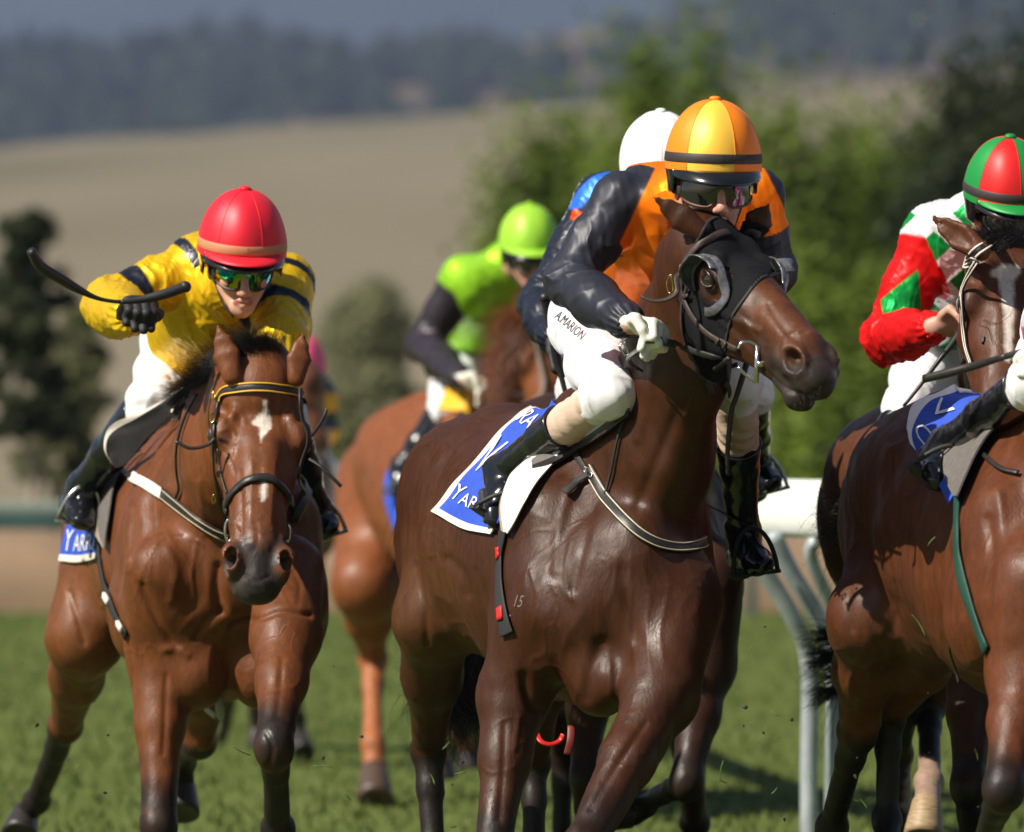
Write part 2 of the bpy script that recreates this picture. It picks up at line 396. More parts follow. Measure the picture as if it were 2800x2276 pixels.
def coatmat(name, rough=.44, spec=.30, sheen=.0):
    m = mat('coat_'+name, (1, 1, 1), rough, spec=spec, attr='Col', noise=.30, nscale=34, bump=.5, bscale=150, sheen=sheen, bdist=.0022, bump2=26, detail=6, stretch=(1, 1, .45))
    n, l = m.node_tree.nodes, m.node_tree.links
    for q in n:
        if q.type == 'TEX_NOISE' and abs(q.inputs['Scale'].default_value-34) < 1: q.inputs['Roughness'].default_value = .74
    if 'veins' not in n:
        b = n['Principled BSDF']; bp = b.inputs['Normal'].links[0].from_node; tc = n.new('ShaderNodeTexCoord'); t = n.new('ShaderNodeTexNoise'); t.name = 'veins'; t.inputs['Scale'].default_value = 6.5; t.inputs['Detail'].default_value = 1.5; l.new(tc.outputs['Object'], t.inputs['Vector'])
        def mth(op, a, v=None, w_=None):
            q = n.new('ShaderNodeMath'); q.operation = op; l.new(a, q.inputs[0])
            if v is not None: (q.inputs.__getitem__(1).__setattr__('default_value', v) if not hasattr(v, 'node') else l.new(v, q.inputs[1]))
            q.use_clamp = op == 'SUBTRACT' and w_ == 1; return q.outputs[0]
        d = mth('ABSOLUTE', mth('SUBTRACT', t.outputs[0], .5)); r1 = n.new('ShaderNodeMapRange'); r1.inputs[1].default_value = 0; r1.inputs[2].default_value = .014; r1.inputs[3].default_value = 1; r1.inputs[4].default_value = 0; r1.interpolation_type = 'SMOOTHSTEP'; l.new(d, r1.inputs[0])
        t2 = n.new('ShaderNodeTexNoise'); t2.inputs['Scale'].default_value = 2.6; l.new(tc.outputs['Object'], t2.inputs['Vector']); r2 = n.new('ShaderNodeMapRange'); r2.inputs[1].default_value = .55; r2.inputs[2].default_value = .65; l.new(t2.outputs[0], r2.inputs[0])
        hh = mth('MULTIPLY', r1.outputs[0], r2.outputs[0]); b2 = n.new('ShaderNodeBump'); b2.inputs['Strength'].default_value = .5; b2.inputs['Distance'].default_value = .002; l.new(hh, b2.inputs['Height']); l.new(b2.outputs[0], bp.inputs['Normal'])
    return m

def horse(name, label, O, yaw, legs, neck, head, coat, res=.007, tail=None, girth=1.0, dark=None, lowdark=True, wz=0, paints=(), marks=(), muscle=1.0, hoofmat=None, mane=None, earspec=None, base_z=0, rear=0, legdark=None, shape=None):
    """O: (px, Y) of the middle of the chest; legs etc. as joints (px, py, Y)"""
    oc = W(O[0], HOR, O[1]); ox, oy = oc.x, oc.y
    F = np.array([math.sin(R(yaw)), -math.cos(R(yaw)), 0]); S = np.array([math.cos(R(yaw)), math.sin(R(yaw)), 0]); U = np.array([0, 0, 1.])
    L = lambda f, s, u: np.array([ox, oy, 0])+f*F+s*S+(u+wz+rear*min(max(-f-.55, 0), .95)/.95)*U if RS[0] == 1 else np.array([ox, oy, 0])+f*RS[0]*F+s*RS[0]*S+((u-1.63)*RS[0]+1.63+wz+rear*min(max(-f-.55, 0), .95)/.95)*U
    root = thing(name, Vector((ox, oy, 0))+Vector(L(-.7, 0, 0)-L(0, 0, 0)), label, 'horse', 'racehorses galloping on the turf')
    c = Clay(res)
    # trunk
    c.loft([(L(-.06, 0, 1.15), S, .17, .22), (L(-.30, 0, 1.16), S, .225*girth, .33), (L(-.62, 0, 1.18), S, .26*girth, .335), (L(-.95, 0, 1.25), S, .275*girth, .31),
            (L(-1.22, 0, 1.33), S, .24*girth, .25), (L(-1.45, 0, 1.36), S, .20, .22)], .10)
    c.chain([L(-.28, 0, 1.52), L(-.48, 0, 1.585), L(-.75, 0, 1.52), L(-1.2, 0, 1.54), L(-1.5, 0, 1.46)], [.07, .055, .06, .08, .09], .10)
    for s in (-1, 1):
        c.ell(L(-1.22, s*.12, 1.40), (F, S, U), (.30, .155, .19), .07)              # gluteal
        c.ell(L(-1.50, s*.12, 1.24), (F*.6+U*.5, S, U*.6-F*.5), (.16, .11, .26), .07)      # ham
        c.loft([(L(-.47, s*.08, 1.46), S, .055, .11), (L(-.26, s*.17, 1.28), S, .08, .13), (L(-.13, s*.18, 1.08), S, .10, .12)], .09)   # shoulder
        c.ell(L(-.30, s*.215, 1.06), (F, S, U), (.16, .085, .15), .05)                # triceps
        c.ell(L(-.05, s*.10, 1.06), (F, S, U*1), (.10, .09, .18), .09)                 # breast
        c.ell(L(-.03, s*.085, .90), (F, S, U), (.10, .085, .10), .04)
    c.ell(L(.05, 0, 1.19), None, (.05, .05, .12), .08)
    # neck
    npt = [np.array(W(*p[:3])) for p in neck]; nr = [(p[3], p[4]) for p in neck]
    P_, M_ = np.array(W(*head['poll'])), np.array(W(*head['muzzle'])); a = unit(M_-P_); HL = float(np.linalg.norm(M_-P_))
    s_ = unit(np.array(head['side'], float)); s_ = unit(s_-a*(s_@a)); n_ = np.cross(s_, a)
    if n_[1] > 0: n_ = -n_
    if head.get('flip'): n_ = -n_
    K = head.get('k', 1.0); KD = head.get('kd', 1.0); H = lambda t, s, n: P_+a*(t*HL)+s_*s*K+n_*n*KD
    c.loft([(p, S*(1-i/(len(npt)-1))+s_*(i/(len(npt)-1)), r[0], r[1]) for i, (p, r) in enumerate(zip(npt, nr))], .07)
    c.loft([(npt[-1], s_, nr[-1][0], nr[-1][1]), (H(.08, 0, -.12), s_, .075*K, .11)], .05)
    # head
    hn = len(c.P)
    c.loft([(H(.0, 0, -.085), s_, .055*K, .055), (H(.12, 0, -.075), s_, .090*K, .062), (H(.30, 0, -.075), s_, .100*K, .068), (H(.48, 0, -.070), s_, .072*K, .062),
            (H(.68, 0, -.066), s_, .054*K, .060), (H(.84, 0, -.064), s_, .055*K, .060), (H(.955, 0, -.070), s_, .046*K, .050)], .025)
    for s in (-1, 1):
        c.loft([(H(.20, s*.052, -.165), s_, .028*K, .085), (H(.33, s*.050, -.165), s_, .030*K, .082), (H(.52, s*.036, -.130), s_, .026*K, .055), (H(.74, s*.028, -.120), s_, .024*K, .040)], .03)
        c.ell(H(.285, s*.088, -.042), (a, s_, n_), (.050, .024*K, .030), .03)
        c.cone(H(.25, s*.068, -.018), H(.33, s*.094, -.034), .014, .011, .02)
        c.ball(H(.315, s*.112, -.052), .020*K, .010, True)
        c.ball(H(.215, s*.088, -.025), .014*K, .03, True)
        c.cone(H(.38, s*.088, -.095), H(.60, s*.056, -.085), .010, .006, .012)
        c.cone(H(.36, s*.020, -.020), H(.82, s*.014, -.018), .020, .016, .04)
        c.ell(H(.15, s*.052, -.03), (a, s_, n_), (.05, .032, .03), .03)
        c.cone(H(.60, s*.046, -.035), H(.83, s*.050, -.030), .008, .010, .02)
        c.ell(H(.89, s*.050, -.050), (a, s_, n_), (.054, .026*K, .044), .014)
        if head.get('nfront'): c.ell(H(.885, s*.062, -.030), (a, s_, n_), (.042, .022*K, .034), .022); c.ell(H(.895, s*.062, -.014), (a+s_*s*-.35, s_, n_), (.026, .0125*K, .024), .006, True)
        c.ell(H(.905, s*(.066 if not head.get('nfront') else .082), -.040), (a+s_*s*.3, s_, n_), (.032*head.get('nost', 1), .021*K, .024*head.get('nost', 1)), .006, True)
        c.ell(H(.885, s*.050, -.044), (a, s_, n_), (.018, .022*K, .015), .008, True)
        c.chain([H(.70, s*.058, -.116), H(.80, s*.058, -.116), H(.90, s*.054, -.120), H(.98, s*.030, -.122)], [.0025, .0035, .0045, .0035], .005, True)
        c.cone(H(.42, s*.075, -.12), H(.66, s*.052, -.13), .006, .004, .012)
    c.ell(H(.955, 0, -.080), (a, s_, n_), (.046, .052*K, .048), .02)
    c.loft([(H(.62, 0, -.135), s_, .036*K, .036), (H(.80, 0, -.132), s_, .038*K, .034), (H(.90, 0, -.136), s_, .040*K, .036)], .012)
    c.ell(H(.915, 0, -.148), (a, s_, n_), (.034, .036*K, .028), .018)
    # ears
    for e in head.get('ears', ()):
        b0, t0 = np.array(W(*e[0])), np.array(W(*e[1])); op = unit(np.array(e[2], float)); ea = unit(t0-b0); op = unit(op-ea*(op@ea)); eb = np.cross(ea, op); EL = np.linalg.norm(t0-b0); wE = e[3]*.66
        c.loft([(b0-ea*.02, eb, wE*.85, wE*.70), (b0+ea*EL*.36, eb, wE*1.22, wE*.50), (b0+ea*EL*.70, eb, wE*.78, wE*.28), (b0+ea*EL*.90, eb, wE*.30, .005), (t0+ea*.01, eb, .002, .002)], .010)
        c.loft([(b0+ea*EL*.16+op*wE*.5, eb, wE*.35, wE*.3), (b0+ea*EL*.42+op*wE*.52, eb, wE*.74, wE*.52), (b0+ea*EL*.74+op*wE*.34, eb, wE*.42, wE*.34), (b0+ea*EL*.93+op*wE*.2, eb, .006, .006)], .006, True)
    # legs
    darks = []; hoofs = []
    for g in legs:
        J = [np.array(W(*p)) for p in g['j']]; q = g.get('s', 1.0)
        if g['t'] == 'f':
            sh, el, kn, fe, co, to = J; m1 = el+(kn-el)*.42
            c.cone(sh, el, .09*q, .088*q, .09)
            fr = unit(to-co+1e-6)
            c.cone(el, m1, .078*q, .064*q, .045); c.cone(m1, kn, .060*q, .041*q, .03)
            c.ell(kn, None, (.043*q, .042*q, .060*q), .03); c.ell(kn+[.018*q, -.022*q, .02*q], None, (.018, .016, .022), .014); c.ell(kn+[-.018*q, -.022*q, -.015*q], None, (.017, .016, .024), .014)
            c.cone(kn, kn+(fe-kn)*.3, .042*q, .031*q, .02); c.cone(kn+(fe-kn)*.25, fe, .031*q, .029*q, .02)
            c.ball(fe, .041*q, .018); c.cone(fe, co, .032*q, .039*q, .018)
            darks.append([kn+(el-kn)*.45, kn+(el-kn)*.1, fe, co, to])
        else:
            hp, st, hk, fe, co, to = J; m1 = st+(hk-st)*.45
            c.cone(hp, st, .155*q, .100*q, .09); c.cone(st, m1, .096*q, .074*q, .07); c.cone(m1, hk, .072*q, .040*q, .045)
            d1 = unit(st-hk); d2 = unit(fe-hk); bk = -unit(d1+d2) if np.linalg.norm(d1+d2) > .1 else np.array([0, 1., 0])
            cal = hk+bk*.035+d1*.055
            c.cone(hk, cal, .042*q, .026*q, .02); c.cone(cal, st+(hk-st)*.4+bk*.02, .020*q, .026*q, .02)
            c.ball(hk, .047*q, .02); c.cone(hk, hk+(fe-hk)*.3, .043*q, .034*q, .02); c.cone(hk+(fe-hk)*.28, fe, .033*q, .031*q, .02)
            c.ball(fe, .043*q, .018); c.cone(fe, co, .033*q, .040*q, .018)
            darks.append([hk+(st-hk)*.1, hk, fe, co, to])
        hoofs.append((co, to, q, g))
    for f in shape or (): f(c, L, H, W)
    V, Fc = c.build(2)
    N = vnormals(V, Fc)
    V = V+N*(nz(V, 2.3, 3, 2)*.0026*muscle+nz(V, 6, 5, 2)*.0014*muscle)[:, None]
    # muscle striations, veins and traced creases
    st_ = np.abs(np.sin(3.14159*(V@np.array(S)*13+1.1*nz(V*[1, 1, .45], 3.0, 31, 2)))); stm = sstep(nz(V, 1.9, 33, 1), -.1, .5)*(V[:, 2] > .8)
    V = V+N*((.0022*muscle)*((1-st_)**2-.25)*stm)[:, None]
    vn_ = nz(V, 3.6, 35, 2); V = V+N*(.0019*muscle*np.exp(-(vn_/.045)**2)*sstep(nz(V, 1.6, 37, 1), 0, .4))[:, None]
    if marks:
        px = topx(V); face = np.clip(-N[:, 1], 0, 1)**.5; dsp = np.zeros(len(V))
        for mk in marks:
            best = np.full(len(V), 1e9); pts = [np.array(p_, float) for p_ in cr(mk[0], 4)]
            for i in range(len(pts)-1):
                ba = pts[i+1]-pts[i]; t = np.clip(((px-pts[i])@ba)/(ba@ba+1e-9), 0, 1); best = np.minimum(best, np.linalg.norm(px-pts[i]-t[:, None]*ba, axis=1))
            dsp += mk[2]*np.exp(-(best/mk[1])**2)
        V = V+N*(dsp*face)[:, None]
    N = vnormals(V, Fc)
    # coat colours
    col = np.tile(np.array(coat['body'], float), (len(V), 1))
    hz = V[:, 2]
    under = np.clip((N[:, 2]*-1), 0, 1)[:, None]*0
    v = nz(V, 1.3, 11, 3)[:, None]; col *= 1+.12*v
    if 'flank' in coat:
        fl = sstep(-((V-np.array(L(-.95, 0, 1.0)))@F)**2*2-((V[:, 2]-1.05)*1.6)**2, -.35, 0)[:, None]; col = col*(1-fl*.6)+np.array(coat['flank'])*fl*.6
    if legdark is not False:
        D = coat.get('legs', (.012, .009, .008))
        for pl in darks:
            d, T = segdist(V, pl); k = sstep(d, .17, .12)*sstep(T+.3*nz(V, 7, 2, 2), .0, 1.25); k = k[:, None]
            col = col*(1-k)+np.array(D)*k
    # muzzle
    dm, _ = segdist(V, [H(.86, 0, -.08), H(1.0, 0, -.10)]); k = sstep(dm+.014*nz(V, 12, 4, 2), .122, .075)[:, None]
    col = col*(1-k)+np.array(coat.get('muzzle', (.035, .028, .026)))*k
    for s in (-1, 1):
        for q_ in ([H(.905, s*.060, -.038)] if not head.get('nfront') else [H(.895, s*.062, -.018)]):
            dn = np.linalg.norm(V-q_, axis=1); k = sstep(dn, .024, .014)[:, None]; col = col*(1-k)+np.array((.012, .006, .005))*k
        de = np.linalg.norm(V-H(.30, s*.100, -.052), axis=1); k = (sstep(de, .055, .03)*.6)[:, None]; col = col*(1-k)+np.array(coat.get('muzzle', (.03, .022, .02)))*k
    px = topx(V)
    for pt in paints: col = pt(V, N, px, col, H, L)
    body = mesh('body', V, Fc, coatmat(name+str(coat.get('id', ''))), root); setcol(body, np.clip(col, 0, 1))
    # eyes
    for s in (-1, 1):
        e = Clay(.003); cc = H(.312, s*.0945, -.049); e.ball(cc, .0235*K, .001); v1, f1 = e.build(1); mesh('eye', v1, f1, M_eye, root)
        for (sg, ph) in ((1, .0), (-1, .0)):
            pts = [cc+a*(.027*K*math.cos(t))+n_*(sg*.018*K*math.sin(t)+.002)+s_*s*(.012+.010*math.sin(t)) for t in np.linspace(0, math.pi, 9)]
            lid = tube('eyelid', pts, [.002, .0035, .0045, .005, .005, .005, .0045, .0035, .002], coatlid(coat), root, 6)
    # nostril lining
    # hooves
    for co, to, q, g in hoofs:
        d = unit(to-co); ln = np.linalg.norm(to-co); rings = []; a1 = unit(np.cross(d, [0.03, 1, .2])); b1 = np.cross(d, a1); Vh, Fh = [], []
        prof = [(-.012, .040), (.0, .046), (ln*.35, .052), (ln*.8, .060), (ln, .062), (ln+.004, .050), (ln-.008, .035), (ln-.010, .004)]
        for z, r in prof:
            for j in range(20):
                t = j*6.2832/20; rr = r*q*(1-.06*math.cos(2*t)); p = co+d*z*1.0+a1*rr*math.cos(t)+b1*rr*math.sin(t)
                Vh.append(p)
        for i in range(len(prof)-1):
            for j in range(20): Fh.append((i*20+j, i*20+(j+1) % 20, (i+1)*20+(j+1) % 20, (i+1)*20+j))
        mesh('hoof', Vh, Fh, g.get('hm') or hoofmat or M_hoof, root)
    return dict(root=root, body=body, H=H, L=L, F=F, S=S, a=a, s=s_, n=n_, HL=HL, K=K, bv=bvh_of(body))
def coatlid(coat):
    k = 'lid%s' % coat.get('id', ''); c = coat['body']
    return mat(k, tuple(x*.45 for x in c), .35, spec=.5)
# ================================================================== horses
def P_capsule(pts, r0, r1, colr, amt=1, nzs=.02):
    def f(V, N, px, col, H, L):
        d, T = segdist(V, [np.array(W(*p)) for p in pts]); k = (sstep(d+nzs*nz(V, 14, 6, 2), r1, r0)*amt)[:, None]
        return col*(1-k)+np.array(colr)*k
    return f
def P_px(pts, rad, colr, soft=5, nn=3, maxY=99, box=None):
    """white marking: polyline on the photograph-facing side (px) with a radius per point"""
    def f(V, N, px, col, H, L):
        best = np.full(len(V), 1e9)
        for i in range(len(pts)-1):
            a = np.array(pts[i], float); b = np.array(pts[i+1], float); ba = b-a; t = np.clip(((px-a)@ba)/(ba@ba), 0, 1)
            d = np.linalg.norm(px-a-t[:, None]*ba, axis=1)-(rad[i]+(rad[i+1]-rad[i])*t); best = np.minimum(best, d)
        k = sstep(best+nn*nz(V, 26, 8, 2), soft, -soft)*(V[:, 1] < maxY)*(N[:, 1] < .1); k = k[:, None]
        return col*(1-k)+np.array(colr)*k
    return f
MAIN = {}
WHT = (.62, .55, .48)
# ---- main dark bay with hood
D = horse('horse', 'dark brown racehorse in a black blinker hood, leading the field', (1735, 20.0), 16,
  [dict(t='f', j=[(1500, 1620, 20.1), (1405, 1900, 20.15), (1345, 2340, 19.95), (1335, 2600, 19.9), (1330, 2700, 19.85), (1325, 2780, 19.8)], s=1.06),
   dict(t='f', j=[(1860, 1640, 20.0), (1810, 1900, 19.85), (1585, 2330, 19.5), (1640, 2560, 19.95), (1665, 2640, 20.1), (1690, 2700, 20.2)], s=1.12),
   dict(t='h', j=[(1290, 1330, 21.3), (1190, 1690, 21.0), (1172, 2050, 21.45), (1190, 2420, 21.35), (1180, 2540, 21.25), (1175, 2620, 21.2)], s=1.05),
   dict(t='h', j=[(1440, 1380, 21.35), (1480, 1720, 21.05), (1460, 2080, 21.6), (1462, 2440, 21.5), (1455, 2560, 21.4), (1450, 2640, 21.35)], s=1.0)],
  neck=[(1700, 1420, 20.3, .17, .30), (1790, 1180, 20.12, .135, .235), (1860, 960, 19.95, .105, .19), (1905, 760, 19.82, .085, .145), (1930, 690, 19.72, .08, .12)],
  head=dict(poll=(1955, 605, 19.72), muzzle=(2272, 984, 19.26), side=(.80, .60, .03), k=1.02, kd=1.06, nost=1.15,
            ears=[((1905, 625, 19.62), (1786, 538, 19.62), (-.3, 1, .35), .044), ((2062, 625, 19.78), (2102, 560, 19.75), (-.3, 1, .05), .052)]),
  coat=dict(id='main', body=(.047, .0140, .0040), flank=(.09, .034, .010), muzzle=(.030, .021, .018), legs=(.014, .009, .007)), res=.0062,
  paints=[P_capsule([(2080, 800, 19.4), (2160, 900, 19.3)], .05, .12, (.12, .04, .014), .7)],
  marks=[([(1500, 1690), (1525, 1750), (1500, 1840)], 46, .012), ([(1430, 1850), (1450, 1922), (1500, 1962)], 13, -.012), ([(1665, 1850), (1672, 1885)], 42, .012), ([(1645, 1760), (1615, 1840), (1600, 1910)], 20, -.009),
   ([(1228, 1530), (1262, 1568), (1278, 1625)], 13, -.012), ([(1140, 1550), (1162, 1660), (1168, 1760)], 10, -.006), ([(1215, 1225), (1165, 1330), (1150, 1430), (1172, 1520)], 11, .007), ([(1238, 1240), (1190, 1340), (1178, 1440)], 10, -.006),
   ([(1855, 1120), (1800, 1250), (1740, 1390)], 16, -.006), ([(1785, 1000), (1768, 1100), (1745, 1200)], 13, .005), ([(1890, 1080), (1868, 1130)], 6, -.004), ([(1905, 1100), (1880, 1150)], 6, -.003),
   ([(1620, 1400), (1592, 1500), (1565, 1610)], 15, -.006), ([(1560, 1330), (1530, 1450), (1520, 1560)], 14, .005), ([(1380, 1980), (1376, 2100), (1366, 2240)], 8, -.005), ([(1420, 1960), (1405, 2050)], 7, .004),
   ([(1765, 1980), (1690, 2090), (1615, 2210)], 10, -.006), ([(2005, 872), (2040, 888), (2080, 905)], 7, .005), ([(2015, 862), (2045, 885), (2062, 925), (2100, 950)], 4, .003), ([(2100, 830), (2130, 880), (2160, 920)], 6, -.003),
   ([(2078, 1000), (2110, 1032), (2150, 1062), (2190, 1078)], 5, -.008), ([(1950, 792), (1970, 806), (1994, 800)], 4, -.002), ([(2190, 905), (2150, 925), (2140, 965), (2165, 995)], 5, .004), ([(1700, 1560), (1720, 1650), (1740, 1750)], 18, -.005),
   ([(1560, 1480), (1545, 1560), (1560, 1640)], 5, .0025), ([(1450, 1560), (1470, 1640), (1460, 1720)], 5, .0025), ([(1300, 1560), (1330, 1640), (1345, 1700)], 8, -.004)], girth=1.02, rear=-.05)
# ---- left bay with a star
RS[0] = 1.075
A = horse('horse', 'bay racehorse with a white star, yellow edged browband and head held low', (628, 22.00), 8,
  [dict(t='f', j=[(440, 1560, 21.95), (440, 1790, 22.05), (432, 2262, 21.85), (430, 2540, 21.85), (428, 2640, 21.75), (426, 2720, 21.70)], s=1.04),
   dict(t='f', j=[(790, 1560, 21.85), (782, 1740, 21.65), (750, 2045, 21.30), (760, 2268, 21.55), (768, 2350, 21.60), (775, 2430, 21.65)], s=1.06),
   dict(t='h', j=[(330, 1400, 23.35), (232, 1740, 23.25), (178, 1985, 23.80), (100, 2190, 24.15), (70, 2225, 24.23), (50, 2290, 24.15)], s=1.0),
   dict(t='h', j=[(560, 1450, 23.35), (560, 1760, 22.85), (545, 2030, 23.15), (500, 2080, 23.55), (498, 2150, 23.60), (495, 2225, 23.55)], s=1.0)],
  neck=[(600, 1440, 22.35, .17, .30), (610, 1330, 22.10, .14, .24), (625, 1200, 21.85, .115, .20), (680, 1090, 21.65, .095, .15), (715, 1050, 21.57, .085, .12)],
  head=dict(poll=(720, 985, 21.55), muzzle=(706, 1585, 21.17), side=(.985, .10, -.05), k=1.24, kd=1.17, nfront=1,
            ears=[((630, 1015, 21.48), (597, 893, 21.50), (.15, 1, .1), .046), ((812, 1020, 21.48), (828, 912, 21.50), (-.15, 1, .1), .040)]),
  coat=dict(id='star', body=(.135, .042, .0115), flank=(.15, .055, .016), muzzle=(.05, .04, .037), legs=(.016, .011, .009)), res=.0062, rear=-.12,
  marks=[([(596, 1550), (593, 1610), (600, 1672)], 13, -.014), ([(600, 1672), (565, 1700), (535, 1745)], 10, -.008), ([(600, 1672), (640, 1702), (690, 1692)], 9, -.006), ([(633, 1714), (716, 1688), (772, 1670), (848, 1682)], 8, -.012),
   ([(385, 1600), (402, 1645), (430, 1700), (465, 1750), (482, 1768)], 11, -.010), ([(450, 1778), (485, 1772), (512, 1792)], 11, .006), ([(356, 1400), (350, 1480), (348, 1560)], 9, .008), ([(468, 1290), (500, 1345), (522, 1410)], 12, -.005),
   ([(545, 1320), (552, 1400), (560, 1460)], 9, .005), ([(455, 1850), (452, 1950), (446, 2060)], 8, -.005), ([(772, 1800), (764, 1900), (756, 1965)], 8, -.005), ([(728, 2005), (745, 2045), (735, 2095)], 7, -.005), ([(612, 1232), (632, 1264), (642, 1295)], 3.5, -.003),
   ([(618, 1118), (626, 1150)], 9, -.005), ([(822, 1112), (814, 1148)], 9, -.005), ([(640, 1110), (660, 1125), (668, 1160)], 6, .003), ([(604, 1180), (620, 1172), (640, 1182), (645, 1200)], 4, .003), ([(690, 1262), (688, 1340), (684, 1430)], 5, .0025),
   ([(752, 1262), (745, 1340), (738, 1430)], 5, .0025), ([(655, 1290), (662, 1380), (660, 1460)], 5, -.003), ([(640, 1430), (660, 1470)], 4, .003), ([(700, 1430), (705, 1480), (690, 1510)], 5, -.003), ([(676, 1575), (700, 1590), (735, 1575)], 5, -.004),
   ([(460, 1500), (480, 1560), (470, 1640)], 14, .005), ([(540, 1480), (525, 1560), (530, 1640)], 5, .003), ([(800, 1560), (820, 1600), (815, 1650)], 7, -.004), ([(760, 1600), (780, 1640)], 5, .003), ([(190, 1620), (215, 1700), (230, 1760)], 8, -.005)],
  paints=[P_px([(725, 1100), (730, 1145), (712, 1152), (690, 1158)], [4, 10, 14, 2], WHT, 4), P_px([(720, 1145), (726, 1165), (714, 1190), (712, 1215)], [16, 14, 7, 1], WHT, 4),
          P_px([(722, 1325), (720, 1358), (718, 1368)], [8, 7, 3], WHT, 5), P_px([(712, 1215), (722, 1318)], [-2, 0], WHT, 4),
          P_px([(603, 1204), (622, 1211)], [6, 4], (.006, .004, .003), 3, 1), P_px([(836, 1222), (846, 1222)], [6, 6], (.006, .004, .003), 3, 1), P_px([(715, 1530), (715, 1600)], [22, 46], (.03, .024, .022), 10)])
RS[0] = 1.0
# ---- chestnut behind, centre
Cc = horse('horse', 'chestnut racehorse with a windblown red mane, behind the leader', (1360, 29.6), 14,
  [dict(t='f', j=[(1240, 1380, 29.6), (1200, 1560, 29.7), (1190, 1850, 29.4), (1200, 2020, 29.8), (1205, 2080, 29.9), (1210, 2130, 29.9)]),
   dict(t='f', j=[(1450, 1380, 29.6), (1450, 1560, 29.6), (1440, 1850, 29.3), (1450, 2050, 29.3), (1455, 2120, 29.2), (1455, 2180, 29.2)]),
   dict(t='h', j=[(1050, 1330, 31.2), (1000, 1600, 30.8), (1020, 1800, 31.2), (1020, 2035, 30.9), (1024, 2110, 30.85), (1026, 2195, 30.7)], s=1.28, hm=M_hoofb),
   dict(t='h', j=[(1180, 1330, 31.2), (1190, 1560, 31.0), (1200, 1800, 31.7), (1260, 2000, 32.1), (1280, 2050, 32.2), (1290, 2100, 32.2)])],
  neck=[(1400, 1300, 29.9, .17, .30), (1440, 1170, 29.7, .13, .22), (1475, 1030, 29.5, .105, .17), (1490, 930, 29.35, .085, .13)],
  head=dict(poll=(1490, 860, 29.3), muzzle=(1530, 1260, 29.1), side=(.95, .3, 0), ears=[((1460, 855, 29.2), (1452, 775, 29.2), (-.1, 1, .1), .045), ((1520, 855, 29.2), (1526, 775, 29.2), (.2, 1, .1), .045)]),
  coat=dict(id='chestnut', body=(.20, .062, .018), muzzle=(.1, .05, .035), legs=(.33, .11, .04)), res=.010)
# ---- behind the leader
Eh = horse('horse', 'dark bay racehorse mostly hidden behind the leader, under the white capped rider', (1812, 22.4), 14,
  [dict(t='f', j=[(1680, 1560, 22.4), (1610, 1800, 22.5), (1600, 2130, 22.4), (1600, 2400, 22.5), (1600, 2470, 22.5), (1600, 2540, 22.5)], s=.95),
   dict(t='f', j=[(1950, 1560, 22.3), (1925, 1820, 22.3), (1878, 2140, 22.1), (1760, 2200, 22.5), (1730, 2225, 22.5), (1690, 2215, 22.5)], s=1.05),
   dict(t='h', j=[(1500, 1330, 23.7), (1500, 1700, 23.4), (1540, 2060, 23.9), (1535, 2350, 23.9), (1535, 2450, 23.8), (1535, 2530, 23.8)], s=.95),
   dict(t='h', j=[(1700, 1330, 23.7), (1850, 1700, 23.4), (1900, 2250, 23.9), (1930, 2380, 24.2), (1940, 2440, 24.3), (1950, 2500, 24.3)], s=.9)],
  neck=[(1800, 1380, 22.6, .17, .29), (1815, 1200, 22.4, .13, .22), (1825, 1020, 22.2, .105, .17), (1830, 880, 22.05, .085, .13)],
  head=dict(poll=(1830, 800, 21.9), muzzle=(1860, 1240, 21.75), side=(.98, .2, 0), ears=[((1800, 810, 21.9), (1795, 740, 21.9), (-.1, -1, .1), .045), ((1860, 810, 21.9), (1868, 740, 21.9), (.2, -1, .1), .045)]),
  coat=dict(id='behind', body=(.032, .011, .005), legs=(.016, .010, .008)), res=.009)
# ---- right, behind
Fh = horse('horse', 'bay racehorse with a long white stripe on its face and a white edged browband', (2885, 21.10), 14,
  [dict(t='f', j=[(2640, 1560, 21.10), (2660, 1800, 21.10), (2650, 2150, 20.90), (2660, 2420, 21.10), (2665, 2500, 21.10), (2668, 2580, 21.10)]),
   dict(t='f', j=[(2930, 1560, 21.10), (2920, 1800, 21.10), (2900, 2150, 20.70), (2900, 2400, 20.90), (2905, 2480, 20.90), (2908, 2560, 20.90)]),
   dict(t='h', j=[(2530, 1330, 22.50), (2470, 1700, 22.20), (2450, 2060, 22.60), (2470, 2380, 22.60), (2475, 2470, 22.50), (2475, 2540, 22.50)]),
   dict(t='h', j=[(2640, 1380, 22.50), (2620, 1700, 22.30), (2544, 1930, 22.50), (2540, 2140, 22.20), (2535, 2195, 22.10), (2525, 2290, 22.05)], hm=M_hoofp)],
  neck=[(2780, 1340, 21.30, .16, .29), (2790, 1150, 21.10, .13, .22), (2790, 950, 20.90, .105, .17), (2775, 760, 20.80, .085, .13)],
  head=dict(poll=(2765, 640, 20.70), muzzle=(2752, 1230, 20.40), side=(.97, .22, 0), k=1.12, kd=1.05,
            ears=[((2672, 680, 20.55), (2545, 590, 20.60), (-.3, -1, .0), .050), ((2860, 690, 20.70), (2960, 610, 20.80), (.3, -1, .0), .048)]),
  coat=dict(id='stripe', body=(.082, .027, .010), legs=(.014, .009, .007)), res=.0075,
  paints=[P_px([(2720, 745), (2755, 745), (2775, 740)], [10, 24, 14], WHT, 6, maxY=21.5), P_px([(2750, 750), (2758, 850), (2758, 980)], [22, 14, 8], WHT, 6, maxY=21.5),
          P_px([(2530, 2120), (2530, 2200)], [50, 60], (.30, .2, .15), 10, 8)])
